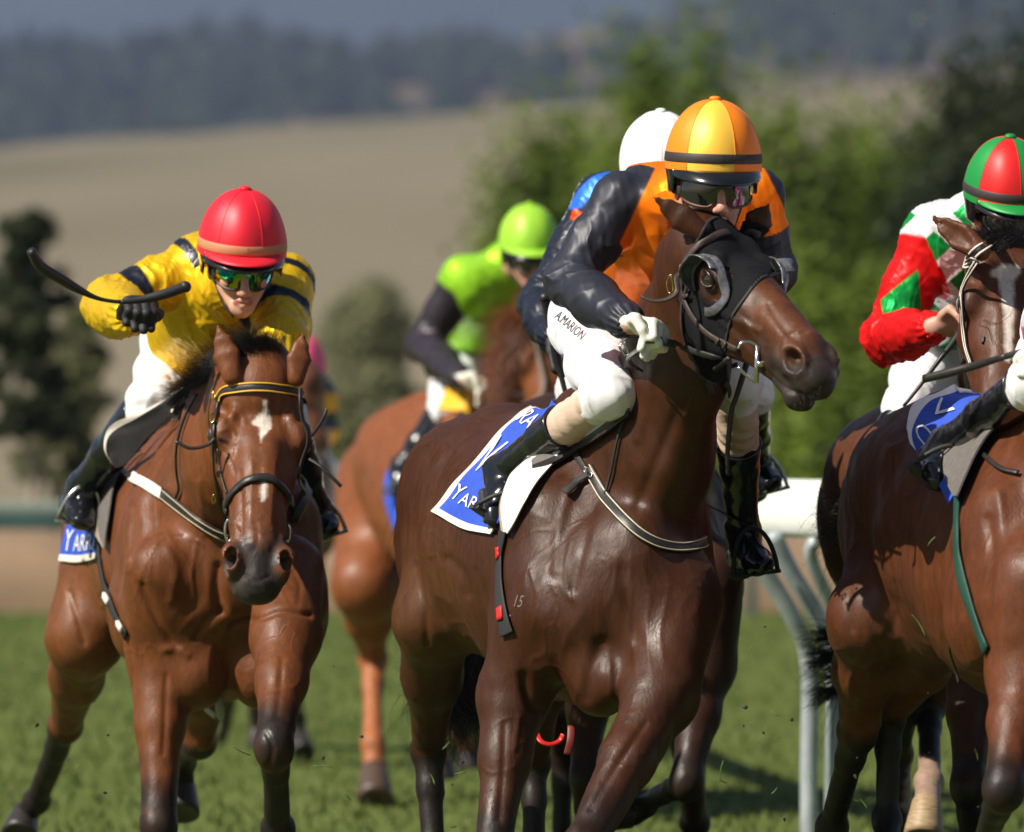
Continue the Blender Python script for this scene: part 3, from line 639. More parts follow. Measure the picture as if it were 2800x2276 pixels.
# ---- right, front
RS[0] = .955
G = horse('horse', 'reddish bay racehorse at the right edge, only its body and legs in view', (2985, 19.10), 14,
  [dict(t='f', j=[(2830, 1600, 19.10), (2800, 1840, 19.10), (2745, 2160, 18.90), (2680, 2330, 19.25), (2650, 2400, 19.30), (2620, 2450, 19.30)], s=1.1),
   dict(t='f', j=[(3060, 1600, 19.00), (3050, 1850, 18.90), (3030, 2250, 18.50), (3030, 2520, 18.60), (3035, 2610, 18.60), (3035, 2690, 18.60)]),
   dict(t='h', j=[(2520, 1400, 20.40), (2385, 1690, 20.10), (2345, 2000, 20.40), (2275, 2260, 20.70), (2262, 2350, 20.70), (2255, 2430, 20.70)], s=1.12),
   dict(t='h', j=[(2640, 1400, 20.40), (2600, 1700, 20.00), (2430, 1960, 20.50), (2425, 2240, 20.50), (2425, 2340, 20.40), (2425, 2430, 20.40)], s=1.0)],
  neck=[(2930, 1400, 19.40, .17, .30), (2980, 1180, 19.20, .135, .235), (3040, 960, 19.00, .105, .19), (3080, 800, 18.90, .085, .14)],
  head=dict(poll=(3095, 700, 18.80), muzzle=(3250, 1220, 18.50), side=(.9, .4, 0), ears=[((3065, 700, 18.85), (3050, 610, 18.85), (-.1, -1, .1), .045), ((3130, 710, 18.90), (3145, 620, 18.90), (.2, -1, .1), .045)]),
  coat=dict(id='red', body=(.10, .029, .009), flank=(.06, .022, .010), legs=(.013, .009, .007)), res=.0066, girth=.97,
  marks=[([(2430, 1230), (2415, 1330), (2425, 1430)], 14, .007), ([(2455, 1240), (2440, 1340), (2445, 1440)], 11, -.006), ([(2350, 1500), (2320, 1620), (2330, 1720)], 12, -.005), ([(2440, 1600), (2455, 1660), (2440, 1720)], 14, -.006),
   ([(2700, 1420), (2712, 1520), (2700, 1620)], 13, -.007), ([(2730, 1350), (2745, 1480)], 16, .006), ([(2395, 1750), (2420, 1790), (2405, 1830)], 9, -.005), ([(2325, 1850), (2320, 1930), (2310, 2020)], 7, .004), ([(2380, 1500), (2375, 1560), (2385, 1620)], 6, .003)])
RS[0] = 1.0
# ---- left, far behind
B = horse('horse', 'bay racehorse far back behind the left bay, under the pink capped rider', (760, 34.0), 8,
  [dict(t='f', j=[(680, 1380, 34), (680, 1560, 34), (690, 1780, 33.8), (700, 1950, 34), (705, 2000, 34), (708, 2040, 34)], s=.9),
   dict(t='f', j=[(830, 1380, 34), (830, 1560, 34), (810, 1800, 33.6), (815, 1960, 34.3), (822, 2015, 34.3), (832, 2060, 34.2)], s=.9),
   dict(t='h', j=[(640, 1330, 35.6), (640, 1600, 35.2), (650, 1800, 35.9), (600, 2060, 36.2), (590, 2110, 36.2), (580, 2150, 36.2)], s=.9),
   dict(t='h', j=[(760, 1330, 35.6), (700, 1600, 35.2), (560, 1900, 35.9), (540, 2080, 36), (540, 2110, 36), (538, 2150, 36)], s=.9)],
  neck=[(760, 1300, 34.3, .16, .28), (790, 1190, 34.1, .13, .22), (815, 1110, 33.9, .105, .17), (830, 1050, 33.8, .085, .13)],
  head=dict(poll=(835, 1090, 33.7), muzzle=(820, 1440, 33.5), side=(.98, .2, 0), ears=[((815, 1090, 33.7), (812, 1040, 33.7), (-.1, -1, .1), .045), ((855, 1090, 33.7), (858, 1040, 33.7), (.2, -1, .1), .045)]),
  coat=dict(id='far', body=(.12, .045, .02), legs=(.02, .013, .01)), res=.012)
# ================================================================== riders
M_skin = mat('skin', (.50, .25, .17), .45, noise=.07, nscale=60, bump=.15, bscale=150, spec=.4)
M_skin.node_tree.nodes['Principled BSDF'].inputs['Subsurface Weight'].default_value = .08
M_skin.node_tree.nodes['Principled BSDF'].inputs['Subsurface Radius'].default_value = (.02, .008, .004)
M_breech = mat('white_breeches', (.80, .80, .83), .6, bump=.25, bscale=60, bdist=.003, sheen=.2)
M_band = mat('beige_bandage', (.58, .43, .33), .75, bump=.5, bscale=40, bdist=.002, stretch=(.5, .5, 3), noise=.05, nscale=50)
M_helm = mat('black_helmet', (.008, .008, .009), .2, coat=.6, spec=.5)
M_wglove = mat('white_glove', (.76, .75, .66), .65, noise=.08, nscale=70, bump=.4, bscale=60, bdist=.003)
M_bglove = mat('black_glove', (.012, .012, .013), .65, bump=.5, bscale=90, noise=.2, nscale=60)
def satin(name, attr=True, col=(1, 1, 1), metal=.22, rough=.36):
    return mat('satin_'+name, col, rough, metal=metal, spec=.6, attr='Col' if attr else None, bump=.2, bscale=26, bdist=.004, stretch=(1, 1, 1), detail=2) if ('satin_'+name) in MATS else satin_lit(mat('satin_'+name, col, rough, metal=metal, spec=.6, attr='Col' if attr else None, bump=.10, bscale=30, bdist=.003, detail=2), metal)
def satin_lit(m, metal):
    n, l = m.node_tree.nodes, m.node_tree.links; b = n['Principled BSDF']; src = b.inputs['Base Color'].links[0].from_socket
    sp = n.new('ShaderNodeSeparateColor'); l.new(src, sp.inputs[0]); q = n.new('ShaderNodeMath'); q.operation = 'MAXIMUM'; l.new(sp.outputs[0], q.inputs[0]); l.new(sp.outputs[1], q.inputs[1])
    r1 = n.new('ShaderNodeMapRange'); r1.inputs[1].default_value = .05; r1.inputs[2].default_value = .3; r1.inputs[3].default_value = .15; r1.inputs[4].default_value = .42; l.new(q.outputs[0], r1.inputs[0]); l.new(r1.outputs[0], b.inputs['Metallic'])
    r2 = n.new('ShaderNodeMapRange'); r2.inputs[1].default_value = .05; r2.inputs[2].default_value = .3; r2.inputs[3].default_value = .38; r2.inputs[4].default_value = .12; l.new(q.outputs[0], r2.inputs[0]); l.new(r2.outputs[0], b.inputs['Specular IOR Level'])
    return m
def hand(cl, wr, d, pn, curl=75, side=1, infl=0.0, sc=1.12, spread=0.0, thumb=1):
    """five fingers: d = pointing direction from the wrist, pn = where the palm looks, side = thumb side along d x pn"""
    wr = np.array(wr, float); d = unit(d); pn = unit(np.array(pn, float)-d*(np.array(pn, float)@d)); lt = np.cross(d, pn)*side
    cl.loft([(wr-d*.015, lt, .027*sc+infl, .020*sc+infl), (wr+d*.03*sc, lt, .036*sc+infl, .017*sc+infl), (wr+d*.085*sc, lt, .041*sc+infl, .014*sc+infl)], .01)
    for i, (o, Ls) in enumerate(((.031, .92), (.011, 1.05), (-.010, 1.0), (-.030, .80))):
        p = wr+d*(.088-.004*abs(i-1))*sc+lt*o*sc; v = d+lt*spread*(1.5-i); v = unit(v); r = .0098*sc
        for j, sl in enumerate((.044, .028, .022)):
            an = R((curl+i*3)*(.75, 1.05, .8)[j]); v = unit(v*math.cos(an)+unit(pn-v*(pn@v))*math.sin(an)) if curl else v
            q = p+v*sl*Ls*sc; cl.cone(p, q, (r-.0005*j)+infl, (r-.0008-.0005*j)+infl, .004); p = q
    if thumb:
        p = wr+d*.028*sc+lt*.034*sc; v = unit(d*.75+lt*.65+pn*.25)
        q = p+v*.040*sc; cl.cone(p, q, .0135*sc+infl, .0115*sc+infl, .008)
        v = unit(d*.7-lt*.35+pn*.65); q2 = q+v*.030*sc; cl.cone(q, q2, .0115*sc+infl, .0100*sc+infl, .004); v = unit(d*.35-lt*.55+pn*.6); cl.cone(q2, q2+v*.022*sc, .0100*sc+infl, .0085*sc+infl, .004)
def cap(parent, c, hu, fd, cols, panel=0, band=None, peak=None, rx=.117, ry=.142, rz=.155, low=.0, button=None, helmpeak=True, seam=None, hp=.018):
    """domed cap in six gores over a helmet; cols = materials used by the gores in turn"""
    c = np.array(c); hu = unit(hu); fd = unit(np.array(fd)-hu*(np.array(fd)@hu)); rt = np.cross(fd, hu)
    def pt(az, el, k=1.0):   # az 0 = front, el 0 = rim .. 90 = top
        e = R(el); a = R(az); sq = 1-.018*math.cos(6*(a-R(panel)))*math.sin(2*e)+.006*math.sin(az*.38+7)*math.sin(az*.21)*max(0, 1-abs(el-5)/14)+.004*math.sin(az*.05+el*.09)
        return c+(rt*rx*math.sin(a)+fd*ry*math.cos(a))*math.cos(e)**.92*k*sq+hu*(rz*math.sin(e)*k)
    nu, nv = 72, 22; V, F, MI = [], [], []
    for j in range(nv+1):
        el = -7+(97*j/nv)
        for i in range(nu): V.append(pt(i*5+panel, el if j < nv else 90))
    for j in range(nv):
        for i in range(nu): F.append((j*nu+i, j*nu+(i+1) % nu, (j+1)*nu+(i+1) % nu, (j+1)*nu+i)); MI.append((i//12) % len(cols))
    mesh('cap', V, F, list(cols), parent, True, MI)
    for k in range(6):
        tube('seam', [pt(k*60+panel, e, 1.004) for e in np.linspace(-8, 88, 14)], .0011, seam or cols[k % len(cols)], parent, 5)
    b = Clay(.003); b.ell(c+hu*(rz+.003), (rt, fd, hu), (.016, .016, .007), .001); v, f = b.build(1); mesh('button', v, f, button or cols[0], parent)
    if band:
        V, F = [], []
        for i in range(73):
            for el, k in ((1, 1.006), (2, 1.018), (9, 1.018), (10, 1.006)): V.append(pt(i*5, el-1, k))
        for i in range(72):
            for j in range(3): F.append((i*4+j, i*4+4+j, i*4+5+j, i*4+1+j))
        mesh('band', V, F, band, parent)
    # helmet shell under the cap and its peak
    V, F = [], []; 
    for j, (z, k) in enumerate(((-.02, .985), (-.045, .95), (-.075, .93), (-.08, .90), (-.03, .90))):
        for i in range(72):
            a = R(i*5); bk = 1 if math.cos(a) < .3 else .35
            V.append(c+(rt*rx*math.sin(a)+fd*ry*math.cos(a))*k+hu*(z*bk))
    for j in range(4):
        for i in range(72): F.append((j*72+i, j*72+(i+1) % 72, (j+1)*72+(i+1) % 72, (j+1)*72+i))
    mesh('helmet', V, F, M_helm, parent)
    def visor(name, out, drop, z0, m, th, wdeg=66):
        V, F = [], []; n = 26; q = 6
        for i in range(n+1):
            a = R(-wdeg+2*wdeg*i/n); sh = math.cos(a*90/wdeg*.98)**.6
            for j in range(q+1):
                t = j/q; base = (rt*rx*math.sin(a)+fd*ry*math.cos(a))*.985
                o = out*sh*t; dz = z0-drop*sh*t*t-.006*t
                for s in (0, 1): V.append(c+base+(rt*math.sin(a)*.35+fd*math.cos(a))*o+hu*(dz-th*s))
        g = lambda i, j, s: (i*(q+1)+j)*2+s
        for i in range(n):
            for j in range(q): F.append((g(i, j, 0), g(i+1, j, 0), g(i+1, j+1, 0), g(i, j+1, 0))); F.append((g(i, j, 1), g(i, j+1, 1), g(i+1, j+1, 1), g(i+1, j, 1)))
            F.append((g(i, q, 0), g(i+1, q, 0), g(i+1, q, 1), g(i, q, 1))); F.append((g(i, 0, 0), g(i, 0, 1), g(i+1, 0, 1), g(i+1, 0, 0)))
        for j in range(q):
            for i in (0, n): F.append((g(i, j, 0), g(i, j+1, 0), g(i, j+1, 1), g(i, j, 1)))
        mesh(name, V, F, m, parent)
    if peak: visor('cap_peak', .045, .012, -.004, peak, .004)
    if helmpeak: visor('helmet_peak', .040 if not peak else .034, hp, -.018, M_helm, .005, 70)
    return rt
def goggles(parent, c, hu, fd, lens, frame, strapm=None, w=.078, wrap=62, badge=None, gz=.064, gs=1.0):
    c = np.array(c); hu = unit(hu); fd = unit(np.array(fd)-hu*(np.array(fd)@hu)); rt = np.cross(fd, hu)
    ce = c-hu*gz
    def pt(a, z, k=1.0): return ce+rt*.085*gs*k*math.sin(a)+fd*(.120*k*(1+(gs-1)*.3)*math.cos(a)-.002)+hu*z*gs
    n = 40; V, F = [], []
    def low(t): nb = math.exp(-(t/.17)**2); return -.036*(1-abs(t)**3*.5)+.024*nb   # nose notch
    for i in range(n+1):
        t = -1+2*i/n; a = R(wrap)*t
        for j in range(7): V.append(pt(a, low(t)+(.024*(1-.35*t*t)-low(t))*j/6, 1.0+.02*math.sin(j/6*3.14)))
    for i in range(n):
        for j in range(6): F.append((i*7+j, i*7+7+j, i*7+8+j, i*7+1+j))
    o = mesh('goggles', V, F, lens, parent)
    ring = [pt(R(wrap)*t, low(t)-.001, 1.0) for t in np.linspace(-1, 1, 40)]+[pt(R(wrap)*t, .025*(1-.35*t*t), 1.0) for t in np.linspace(1, -1, 40)]; ring.append(ring[0])
    tube('goggle_frame', ring, .0036, frame, parent, 8)
    sm = strapm or M_web
    for s in (-1, 1):
        P = [pt(s*R(wrap+x), -.004, 1.0+.0*x) for x in (0, 25, 50, 80, 110)]; N = [np.array(p)-ce for p in P]
        ribbon('goggle_strap', P, [Vector(x) for x in N], .011, .002, sm, parent)
    if badge:
        P = pt(-R(wrap)*.88, .0, 1.012); nn = unit(np.array(P)-ce); b = Clay(.0025); b.ell(P+nn*.003, (nn, hu, np.cross(nn, hu)), (.003, .015, .010), .001); v, f = b.build(1); mesh('badge', v, f, M_brass, parent)
    return pt
def rider(label, j, fd, hu, silk, capo, gogo=None, skinres=.005, res=.0048, gloves=(None, None), handspec=(None, None), wr=1.0, seed=1, band=False, skin=None, collar=None, breech=True, foldamp=1.0, sleeve_end=1.0, hips=.135, silkname='s', boots=True, k=1.0, torso_w=(.185, .17, .15), on=None, slv=1.0, knr=.070):
    T = {q: np.array(W(*v)) for q, v in j.items()}
    if on:
        for q, off in (('knl', .075), ('anl', .05), ('hel', .035), ('tol', .045)):
            v = j[q]; r_ = on['bv'].ray_cast(CAMV, (W(v[0], v[1], 20)-CAMV).normalized())[0]
            if r_ is not None and r_.y-off < v[2]: T[q] = np.array(W(v[0], v[1], r_.y-off)); print('moved', q, v[2], r_.y-off)
    c = T['head']; hu = unit(hu); fd = unit(np.array(fd, float)-hu*(np.array(fd, float)@hu)); rt = np.cross(fd, hu)
    root = thing('person', Vector((c[0], c[1], min(v[2] for v in T.values()))), label, 'jockey', 'jockeys riding in the race')
    f = lambda x, y, z: c+rt*x*k+hu*y*k+fd*z*k
    shl, shr = T['shl'], T['shr']; sd = unit(shr-shl); hd = unit(T['hipr']-T['hipl'])
    def torso(cl, g):
        cl.loft([(T['neck'], sd, torso_w[0]*.62+g, .085+g), (T['chest'], sd, torso_w[0]+g, .125+g), (T['belly'], (sd+hd)/2, torso_w[1]+g, .115+g), (T['pelvis'], hd, torso_w[2]+g, .12+g)], .06)
        for s in ('l', 'r'): cl.ball(T['sh'+s], .072+g, .06)
    # ---- skin body, one continuous surface
    b = Clay(skinres)
    b.ell(f(0, .025, -.015), (rt, hu, fd), (.078, .115, .098), .02)
    b.ell(f(0, -.06, .030), (rt, hu, fd), (.064, .085, .072), .03)
    for s in (-1, 1):
        b.cone(f(s*.056, -.090, .005), f(s*.018, -.150, .078), .018, .016, .02)
        b.ball(f(s*.043, -.083, .078), .019, .025)
        b.ball(f(s*.032, -.050, .105), .015, .015, True)
        b.ball(f(s*.012, -.107, .112), .0085, .006)
        b.ball(f(s*.0075, -.113, .119), .0036, .003, True)
        b.ell(f(s*.080, -.065, -.008), (rt, hu, fd), (.009, .032, .018), .008)
        b.ell(f(s*.089, -.062, -.004), (rt, hu, fd), (.006, .020, .010), .004, True)
        b.cone(f(s*.012, -.030, .100), f(s*.045, -.032, .090), .008, .006, .012)
    b.cone(f(0, -.050, .100), f(0, -.098, .124), .0085, .0125, .012); b.ball(f(0, -.102, .126), .0125, .008)
    b.ball(f(0, -.158, .082), .021, .02)
    b.chain([f(-.024, -.133, .092), f(-.008, -.127, .102), f(0, -.129, .103), f(.008, -.127, .102), f(.024, -.133, .092)], [.004, .0065, .006, .0065, .004], .008)
    b.chain([f(-.020, -.137, .093), f(0, -.141, .102), f(.020, -.137, .093)], [.004, .0075, .004], .008)
    b.chain([f(-.026, -.133, .098), f(0, -.133, .110), f(.026, -.133, .098)], [.0018, .0022, .0018], .003, True)
    b.cone(f(0, -.09, -.02), T['neck']+hu*.02, .056, .062, .03)
    torso(b, -.02)
    for s in 'lr':
        b.cone(T['sh'+s], T['el'+s], .048, .040, .03); b.cone(T['el'+s], T['wr'+s], .042, .028, .02)
        b.cone(T['hip'+s], T['kn'+s], .085, .058, .05); b.cone(T['kn'+s], T['an'+s], .044, .030, .02); b.cone(T['an'+s], T['he'+s]+(T['to'+s]-T['he'+s])*.75, .026, .018, .02)
    hs = handspec
    for s, h in zip('lr', hs):
        d, pn, side, curl = h if h else (T['wr'+s]-T['el'+s], (0, -.3, -1), 1 if s == 'l' else -1, 70)
        hand(b, T['wr'+s], d, pn, curl, side)
    V, F = b.build(1)
    cs = np.tile(np.array(skin or (.60, .33, .235)), (len(V), 1)); cs *= 1+.05*nz(V, 12, 5, 2)[:, None]
    dl = segdist(V, [f(-.022, -.133, .100), f(.022, -.133, .100)])[0]; kk = sstep(dl, .012, .006)[:, None]; cs = cs*(1-kk)+np.array((.42, .13, .11))*kk
    for q in ((0, -.103, .128), (-.05, -.09, .075), (.05, -.09, .075)):
        dd = np.linalg.norm(V-f(*q), axis=1); kk = (sstep(dd, .03, .008)*.35)[:, None]; cs = cs*(1-kk)+np.array((.55, .19, .14))*kk
    o = mesh('body', V, F, mat('skin_surface', (1, 1, 1), .42, attr='Col', bump=.2, bscale=180, spec=.4), root); setcol(o, cs)
    # ---- silks
    cl = Clay(res); cl.loft([(T['neck'], sd, torso_w[0]*.62+.012, .097), (T['chest'], sd, torso_w[0]+.012, .137), (T['belly'], (sd+hd)/2, torso_w[1]+.012, .127), (T['belly']+(T['pelvis']-T['belly'])*.6, hd, torso_w[2]-.01, .108)], .06)
    for s in 'lr': cl.ball(T['sh'+s], (.078 if slv > .95 else .070), .06)
    for s in 'lr':
        a, e, w_ = T['sh'+s], T['el'+s], T['wr'+s]; wd = unit(w_-e)
        cl.chain([a, a+(e-a)*.5, e, e+(w_-e)*.45, w_-wd*.035, w_-wd*.012], [.080*slv, .073*slv, .070*sleeve_end*slv, .070*sleeve_end*slv, .044, .034], .03)
    cl.cone(T['neck']-hu*.0, T['neck']+hu*.055, .070, .062, .02)
    for e in silk.get('extra', ()): cl.cone(np.array(W(*e[0])), np.array(W(*e[1])), e[2], e[3], .04)
    V, F = cl.build(2); N = vnormals(V, F)
    disp = nz(V, 2.2, seed, 2)*.005
    # folds that gather at elbow, shoulder and cuff
    for s in 'lr':
        a, e, w_ = T['sh'+s], T['el'+s], T['wr'+s]
        for (p0, p1, fr, am) in ((a, e, 13, .0075), (e, w_, 14, .0065)):
            ax = unit(p1-p0); L_ = np.linalg.norm(p1-p0); dd, tt = segdist(V, [p0, p1]); q = (V-p0)@ax
            o1 = unit(np.cross(ax, [0.2, -1, .3])); ph = q*fr*.85+((V-p0)@o1)*7*(1 if s == 'l' else -1)+1.0*nz(V, 3.6, seed+3, 2)
            rg = np.abs(np.sin(ph*3.14159)); rg = 1-rg; rg = rg**1.6
            msk = sstep(dd, .14, .07)*(sstep(tt, .15, .6) if p0 is a else .45+.55*np.abs(2*tt-1))
            cuts = sstep(nz(V, 4.5, seed+9, 2), -.35, .35)
            disp += am*foldamp*(rg-.35)*msk*(.25+.75*cuts)
        # cuff gathers run along the arm
        ax = unit(w_-e); q = np.linalg.norm(V-w_, axis=1); o1 = unit(np.cross(ax, [0, -1, 0.1])); o2 = np.cross(ax, o1); ang = np.arctan2((V-w_)@o1, (V-w_)@o2)
        disp += .0018*foldamp*np.sin(ang*13+2*nz(V, 5, 2, 1))*sstep(q, .13, .05)
    # body folds run down and back from the shoulders
    ax = unit(T['belly']-T['chest']); dn = segdist(V, [T['neck'], T['chest'], T['belly'], T['pelvis']])[1]
    for s in 'lr':
        rr = V-T['sh'+s]; dd = np.linalg.norm(rr, axis=1)+1e-6; o1 = unit(np.cross(ax, sd)); ang = np.arctan2(rr@sd, rr@ax)
        disp += .0055*foldamp*((1-np.abs(np.sin(ang*4.3+1.2*nz(V, 3, seed+5, 2))))**1.5-.3)*sstep(dd, .09, .16)*sstep(dd, .42, .22)*sstep(np.minimum(*[segdist(V, [T['sh'+x], T['el'+x]])[0] for x in 'lr']), .09, .13)
    disp += .0022*foldamp*nz(V, 13, seed+20, 2)+(.0022*foldamp if foldamp >= 1 else 0)*((1-np.abs(np.sin(3.14*nz(V*[1, 1, .5], 6, seed+31, 2)*2.2)))**3-.2)
    V = V+N*disp[:, None]
    col = silk['paint'](V, T, f, seed)
    o = mesh('silks', V, F, satin(silkname, True, metal=silk.get('metal', .18), rough=silk.get('rough', .40)), root); setcol(o, col)
    # cuffs
    for s in 'lr':
        e, w_ = T['el'+s], T['wr'+s]; wd = unit(w_-e); o1 = Vector(wd).orthogonal().normalized(); o2 = Vector(wd).cross(o1); p = Vector(w_-wd*.006)
        tube('cuff', [p+(o1*math.cos(t)+o2*math.sin(t))*(.0335+.0012*math.sin(t*14)) for t in np.linspace(0, 6.2832, 61)], .0045, silk['cuff'], root, 6)
    # ---- breeches
    if breech:
        cl = Clay(.0055); cl.loft([(T['belly']+(T['pelvis']-T['belly'])*.45, hd, .14, .11), (T['pelvis'], hd, .155, .13)], .04)
        for s in 'lr':
            h_, kn, an = T['hip'+s], T['kn'+s], T['an'+s]
            cl.ball(h_, hips, .05); cl.chain([h_, h_+(kn-h_)*.55, kn], [hips*.93, .086, knr], .05); cl.cone(kn, kn+(an-kn)*.12, knr, .060, .03)
        V, F = cl.build(2); N = vnormals(V, F); disp = nz(V, 3, 5+seed, 2)*.004+.003*nz(V, 9, seed, 2)
        for s in 'lr':
            kn = T['kn'+s]; h_ = T['hip'+s]; ax = unit(kn-h_); q = (V-kn)@ax; dd = np.linalg.norm(V-kn, axis=1)
            disp += .004*((1-np.abs(np.sin(q*85+3*nz(V, 4, 8+seed, 2))))**1.5-.3)*sstep(dd, .17, .06)
            dh = np.linalg.norm(V-h_, axis=1); disp += .005*((1-np.abs(np.sin(q*40+3*nz(V, 3, 18+seed, 2))))**2-.25)*sstep(dh, .26, .1)
        mesh('breeches', V+N*disp[:, None], F, M_breech, root)
    # ---- boots and bandages
    if boots:
        for s in 'lr':
            kn, an, to, he = T['kn'+s], T['an'+s], T['to'+s], T['he'+s]; ax = an-kn; sv = unit(np.cross(ax, to-an)+1e-6)
            t0 = .46 if band else .16
            if band:
                cl = Clay(.0045); cl.chain([kn+ax*.08, kn+ax*.5], [.0585, .054], .01); v, f_ = cl.build(2); n_ = vnormals(v, f_); q = (v-kn)@unit(ax)
                mesh('bandage', v+n_*(.0016*np.sin(q*150+4*nz(v, 3, 3, 2))+.002*nz(v, 9, 4, 2))[:, None], f_, M_band, root)
            cl = Clay(.0045); cl.chain([kn+ax*t0, kn+ax*.6, kn+ax*.9, an], [.059 if band else .062, .053, .041, .042], .015)
            fl = np.linalg.norm(to-he); u = unit(to-he); up = unit(an-he-u*((an-he)@u)); 
            cl.loft([(he+up*.022, sv, .030, .034), (he+u*fl*.35+up*.028, sv, .031, .036), (he+u*fl*.7+up*.016, sv, .039, .026), (to-u*.025+up*.010, sv, .033, .021)], .02)
            cl.cone(an, he+u*fl*.3+up*.04, .041, .034, .03); cl.cone(an, to-u*.07+up*.012, .038, .027, .03)
            cl.ell(kn+ax*(t0-.005), None, (.052, .052, .052), .004, True) if False else None
            v, f_ = cl.build(2); n_ = vnormals(v, f_); q = (v-an)@unit(ax); dd = np.linalg.norm(v-an, axis=1)
            v = v+n_*(.0028*((1-np.abs(np.sin(q*55+2.5*nz(v, 4, 3+seed, 2))))**1.5-.3)*sstep(dd, .13, .04)+.0022*nz(v, 7, 9, 2))[:, None]
            bt = mesh('boot', v, f_, M_patent, root)
            cl = Clay(.005); cl.loft([(he-up*.014, sv, .029, .008), (he+u*fl*.5-up*.008, sv, .030, .007), (to-u*.03-up*.010, sv, .034, .007)], .008); cl.loft([(he-up*.024, sv, .028, .012), (he+u*.045-up*.024, sv, .028, .012)], .006)
            v, f_ = cl.build(1); mesh('sole', v, f_, M_rubber, bt)
            # boot top rim
            o1 = Vector(unit(ax)).orthogonal().normalized(); o2 = Vector(unit(ax)).cross(o1); p = Vector(kn+ax*(t0-.035)); rr = .0605 if band else .063
            tube('boot_rim', [p+(o1*math.cos(t)+o2*math.sin(t))*rr for t in np.linspace(0, 6.2832, 41)], .004, M_patent, bt, 6)
    for s, g, h in zip('lr', gloves, hs):
        if g:
            cl = Clay(.0032); d, pn, side, curl = h if h else (T['wr'+s]-T['el'+s], (0, -.3, -1), 1 if s == 'l' else -1, 70)
            hand(cl, T['wr'+s], d, pn, curl, side, .0022); v, f_ = cl.build(1); mesh('glove', v, f_, g, root)
    cap(root, c, hu, fd, **capo)
    # helmet straps to the chin
    for s in (-1, 1):
        P = [f(s*.082, -.02, .02), f(s*.074, -.07, .022), f(s*.062, -.11, .025), f(s*.045, -.150, .045), f(s*.02, -.178, .070)]
        P = [Vector(x) for x in cr(P, 4)]; ribbon('chin_strap', P, [(Vector(p)-Vector(f(0, -.08, .0))) for p in P], .009, .002, M_web, root)
    G_ = goggles(root, c, hu, fd, **gogo) if gogo else None
    return dict(root=root, T=T, f=f, rt=rt, hu=hu, fd=fd, gog=G_)
# ================================================================== riders of this race
YEL, NAV = np.array((.80, .50, .015)), np.array((.008, .011, .022))
def bandmask(x, a, b, s=.003): return sstep(x, a-s, a+s)*(1-sstep(x, b-s, b+s))
def mixc(col, c2, k): return col*(1-k[:, None])+np.array(c2)*k[:, None]
def armpos(V, T, s):
    d, t = segdist(V, [T['sh'+s], T['el'+s], T['wr'+s]]); return d, t
def paint_star(V, T, f, seed):
    col = np.tile(YEL, (len(V), 1)).astype(float)
    for s in 'lr':
        d, t = armpos(V, T, s); t = t+.03*nz(V, 2, 4, 1)
        for a, b in ((.04, .16), (.64, .84), ): col = mixc(col, NAV, bandmask(t, a, b, .01)*(d < .12))
    return col
ORG, BLK = np.array((1.0, .21, .006)), np.array((.022, .024, .036))
def paint_main(V, T, f, seed):
    col = np.tile(ORG, (len(V), 1)).astype(float)
    for s in 'lr':
        d, t = armpos(V, T, s); out = T['sh'+s]-T['chest']; out[1] = 0; out = unit(out); q = (V-T['sh'+s])@out
        dt = segdist(V, [T['neck'], T['chest'], T['belly'], T['pelvis']])[0]
        th = -.045 if s == 'l' else .045; k = np.maximum(sstep(q, th, th+.007)*(d < .13), (t > .42)*(d < .10)*(dt > .12)); col = mixc(col, BLK, np.clip(k, 0, 1))
    return col
LIM = np.array((.30, .62, .03))
def paint_lime(V, T, f, seed):
    col = np.tile(LIM, (len(V), 1)).astype(float)
    for s in 'lr':
        d, t = armpos(V, T, s); col = mixc(col, (.03, .022, .03), sstep(t, .14, .18)*(d < .11))
    return col
def paint_dark(V, T, f, seed):
    col = np.tile(np.array((.012, .015, .028)), (len(V), 1)).astype(float)
    d, t = armpos(V, T, 'l'); q = (V-T['shl'])@unit(T['shl']-T['neck']); z = V[:, 2]-T['shl'][2]
    col = mixc(col, (.03, .16, .72), bandmask(q+z*.8, -.03, .05, .004)*(z > -.03)); col = mixc(col, (.8, .82, .86), bandmask(q-z*.4, .03, .065, .004)*(z > -.10)*(z < .06)*0+bandmask(q+z*.1, .055, .09, .004)*(z > -.06))
    col = mixc(col, (.8, .06, .01), bandmask(t, .22, .3, .01)*(z < -.03)*(q < .02))
    return col
def paint_dia(V, T, f, seed):
    col = np.tile(np.array((.80, .80, .82)), (len(V), 1)).astype(float); GR = (.008, .30, .055); RD = (.72, .012, .012)
    P = V-T['chest']; col = mixc(col, GR, (np.sin(P[:, 0]*34+P[:, 2]*34) > .0)*(np.sin(P[:, 0]*34-P[:, 2]*34) > .0)*1.)
    d, t = armpos(V, T, 'l'); arm = (d < .115); col = mixc(col, RD, arm*sstep(t, .10, .13)*1.)
    ax = unit(T['ell']-T['shl']); sd_ = unit(np.cross(ax, [0, 1, 0])); a = (V-T['shl'])@ax; b = (V-T['shl'])@sd_; L_ = np.linalg.norm(T['ell']-T['shl'])
    k = sstep(np.abs(a-L_*.72)/.115+np.abs(b)/.062, 1.03, .97)*arm*(t < 1.0); col = mixc(col, GR, k)
    k = sstep(np.abs(a-L_*1.0)/.06+np.abs(b-.075)/.05, 1.03, .97)*arm; col = mixc(col, GR, k*(t < 1.08))
    d, t = armpos(V, T, 'r'); col = mixc(col, RD, (d < .115)*sstep(t, .25, .28)*1.)
    return col
def paint_pink(V, T, f, seed):
    col = np.tile(np.array((.75, .35, .02)), (len(V), 1)).astype(float); return mixc(col, (.02, .03, .03), (np.sin(V[:, 2]*38) > .1)*1.)
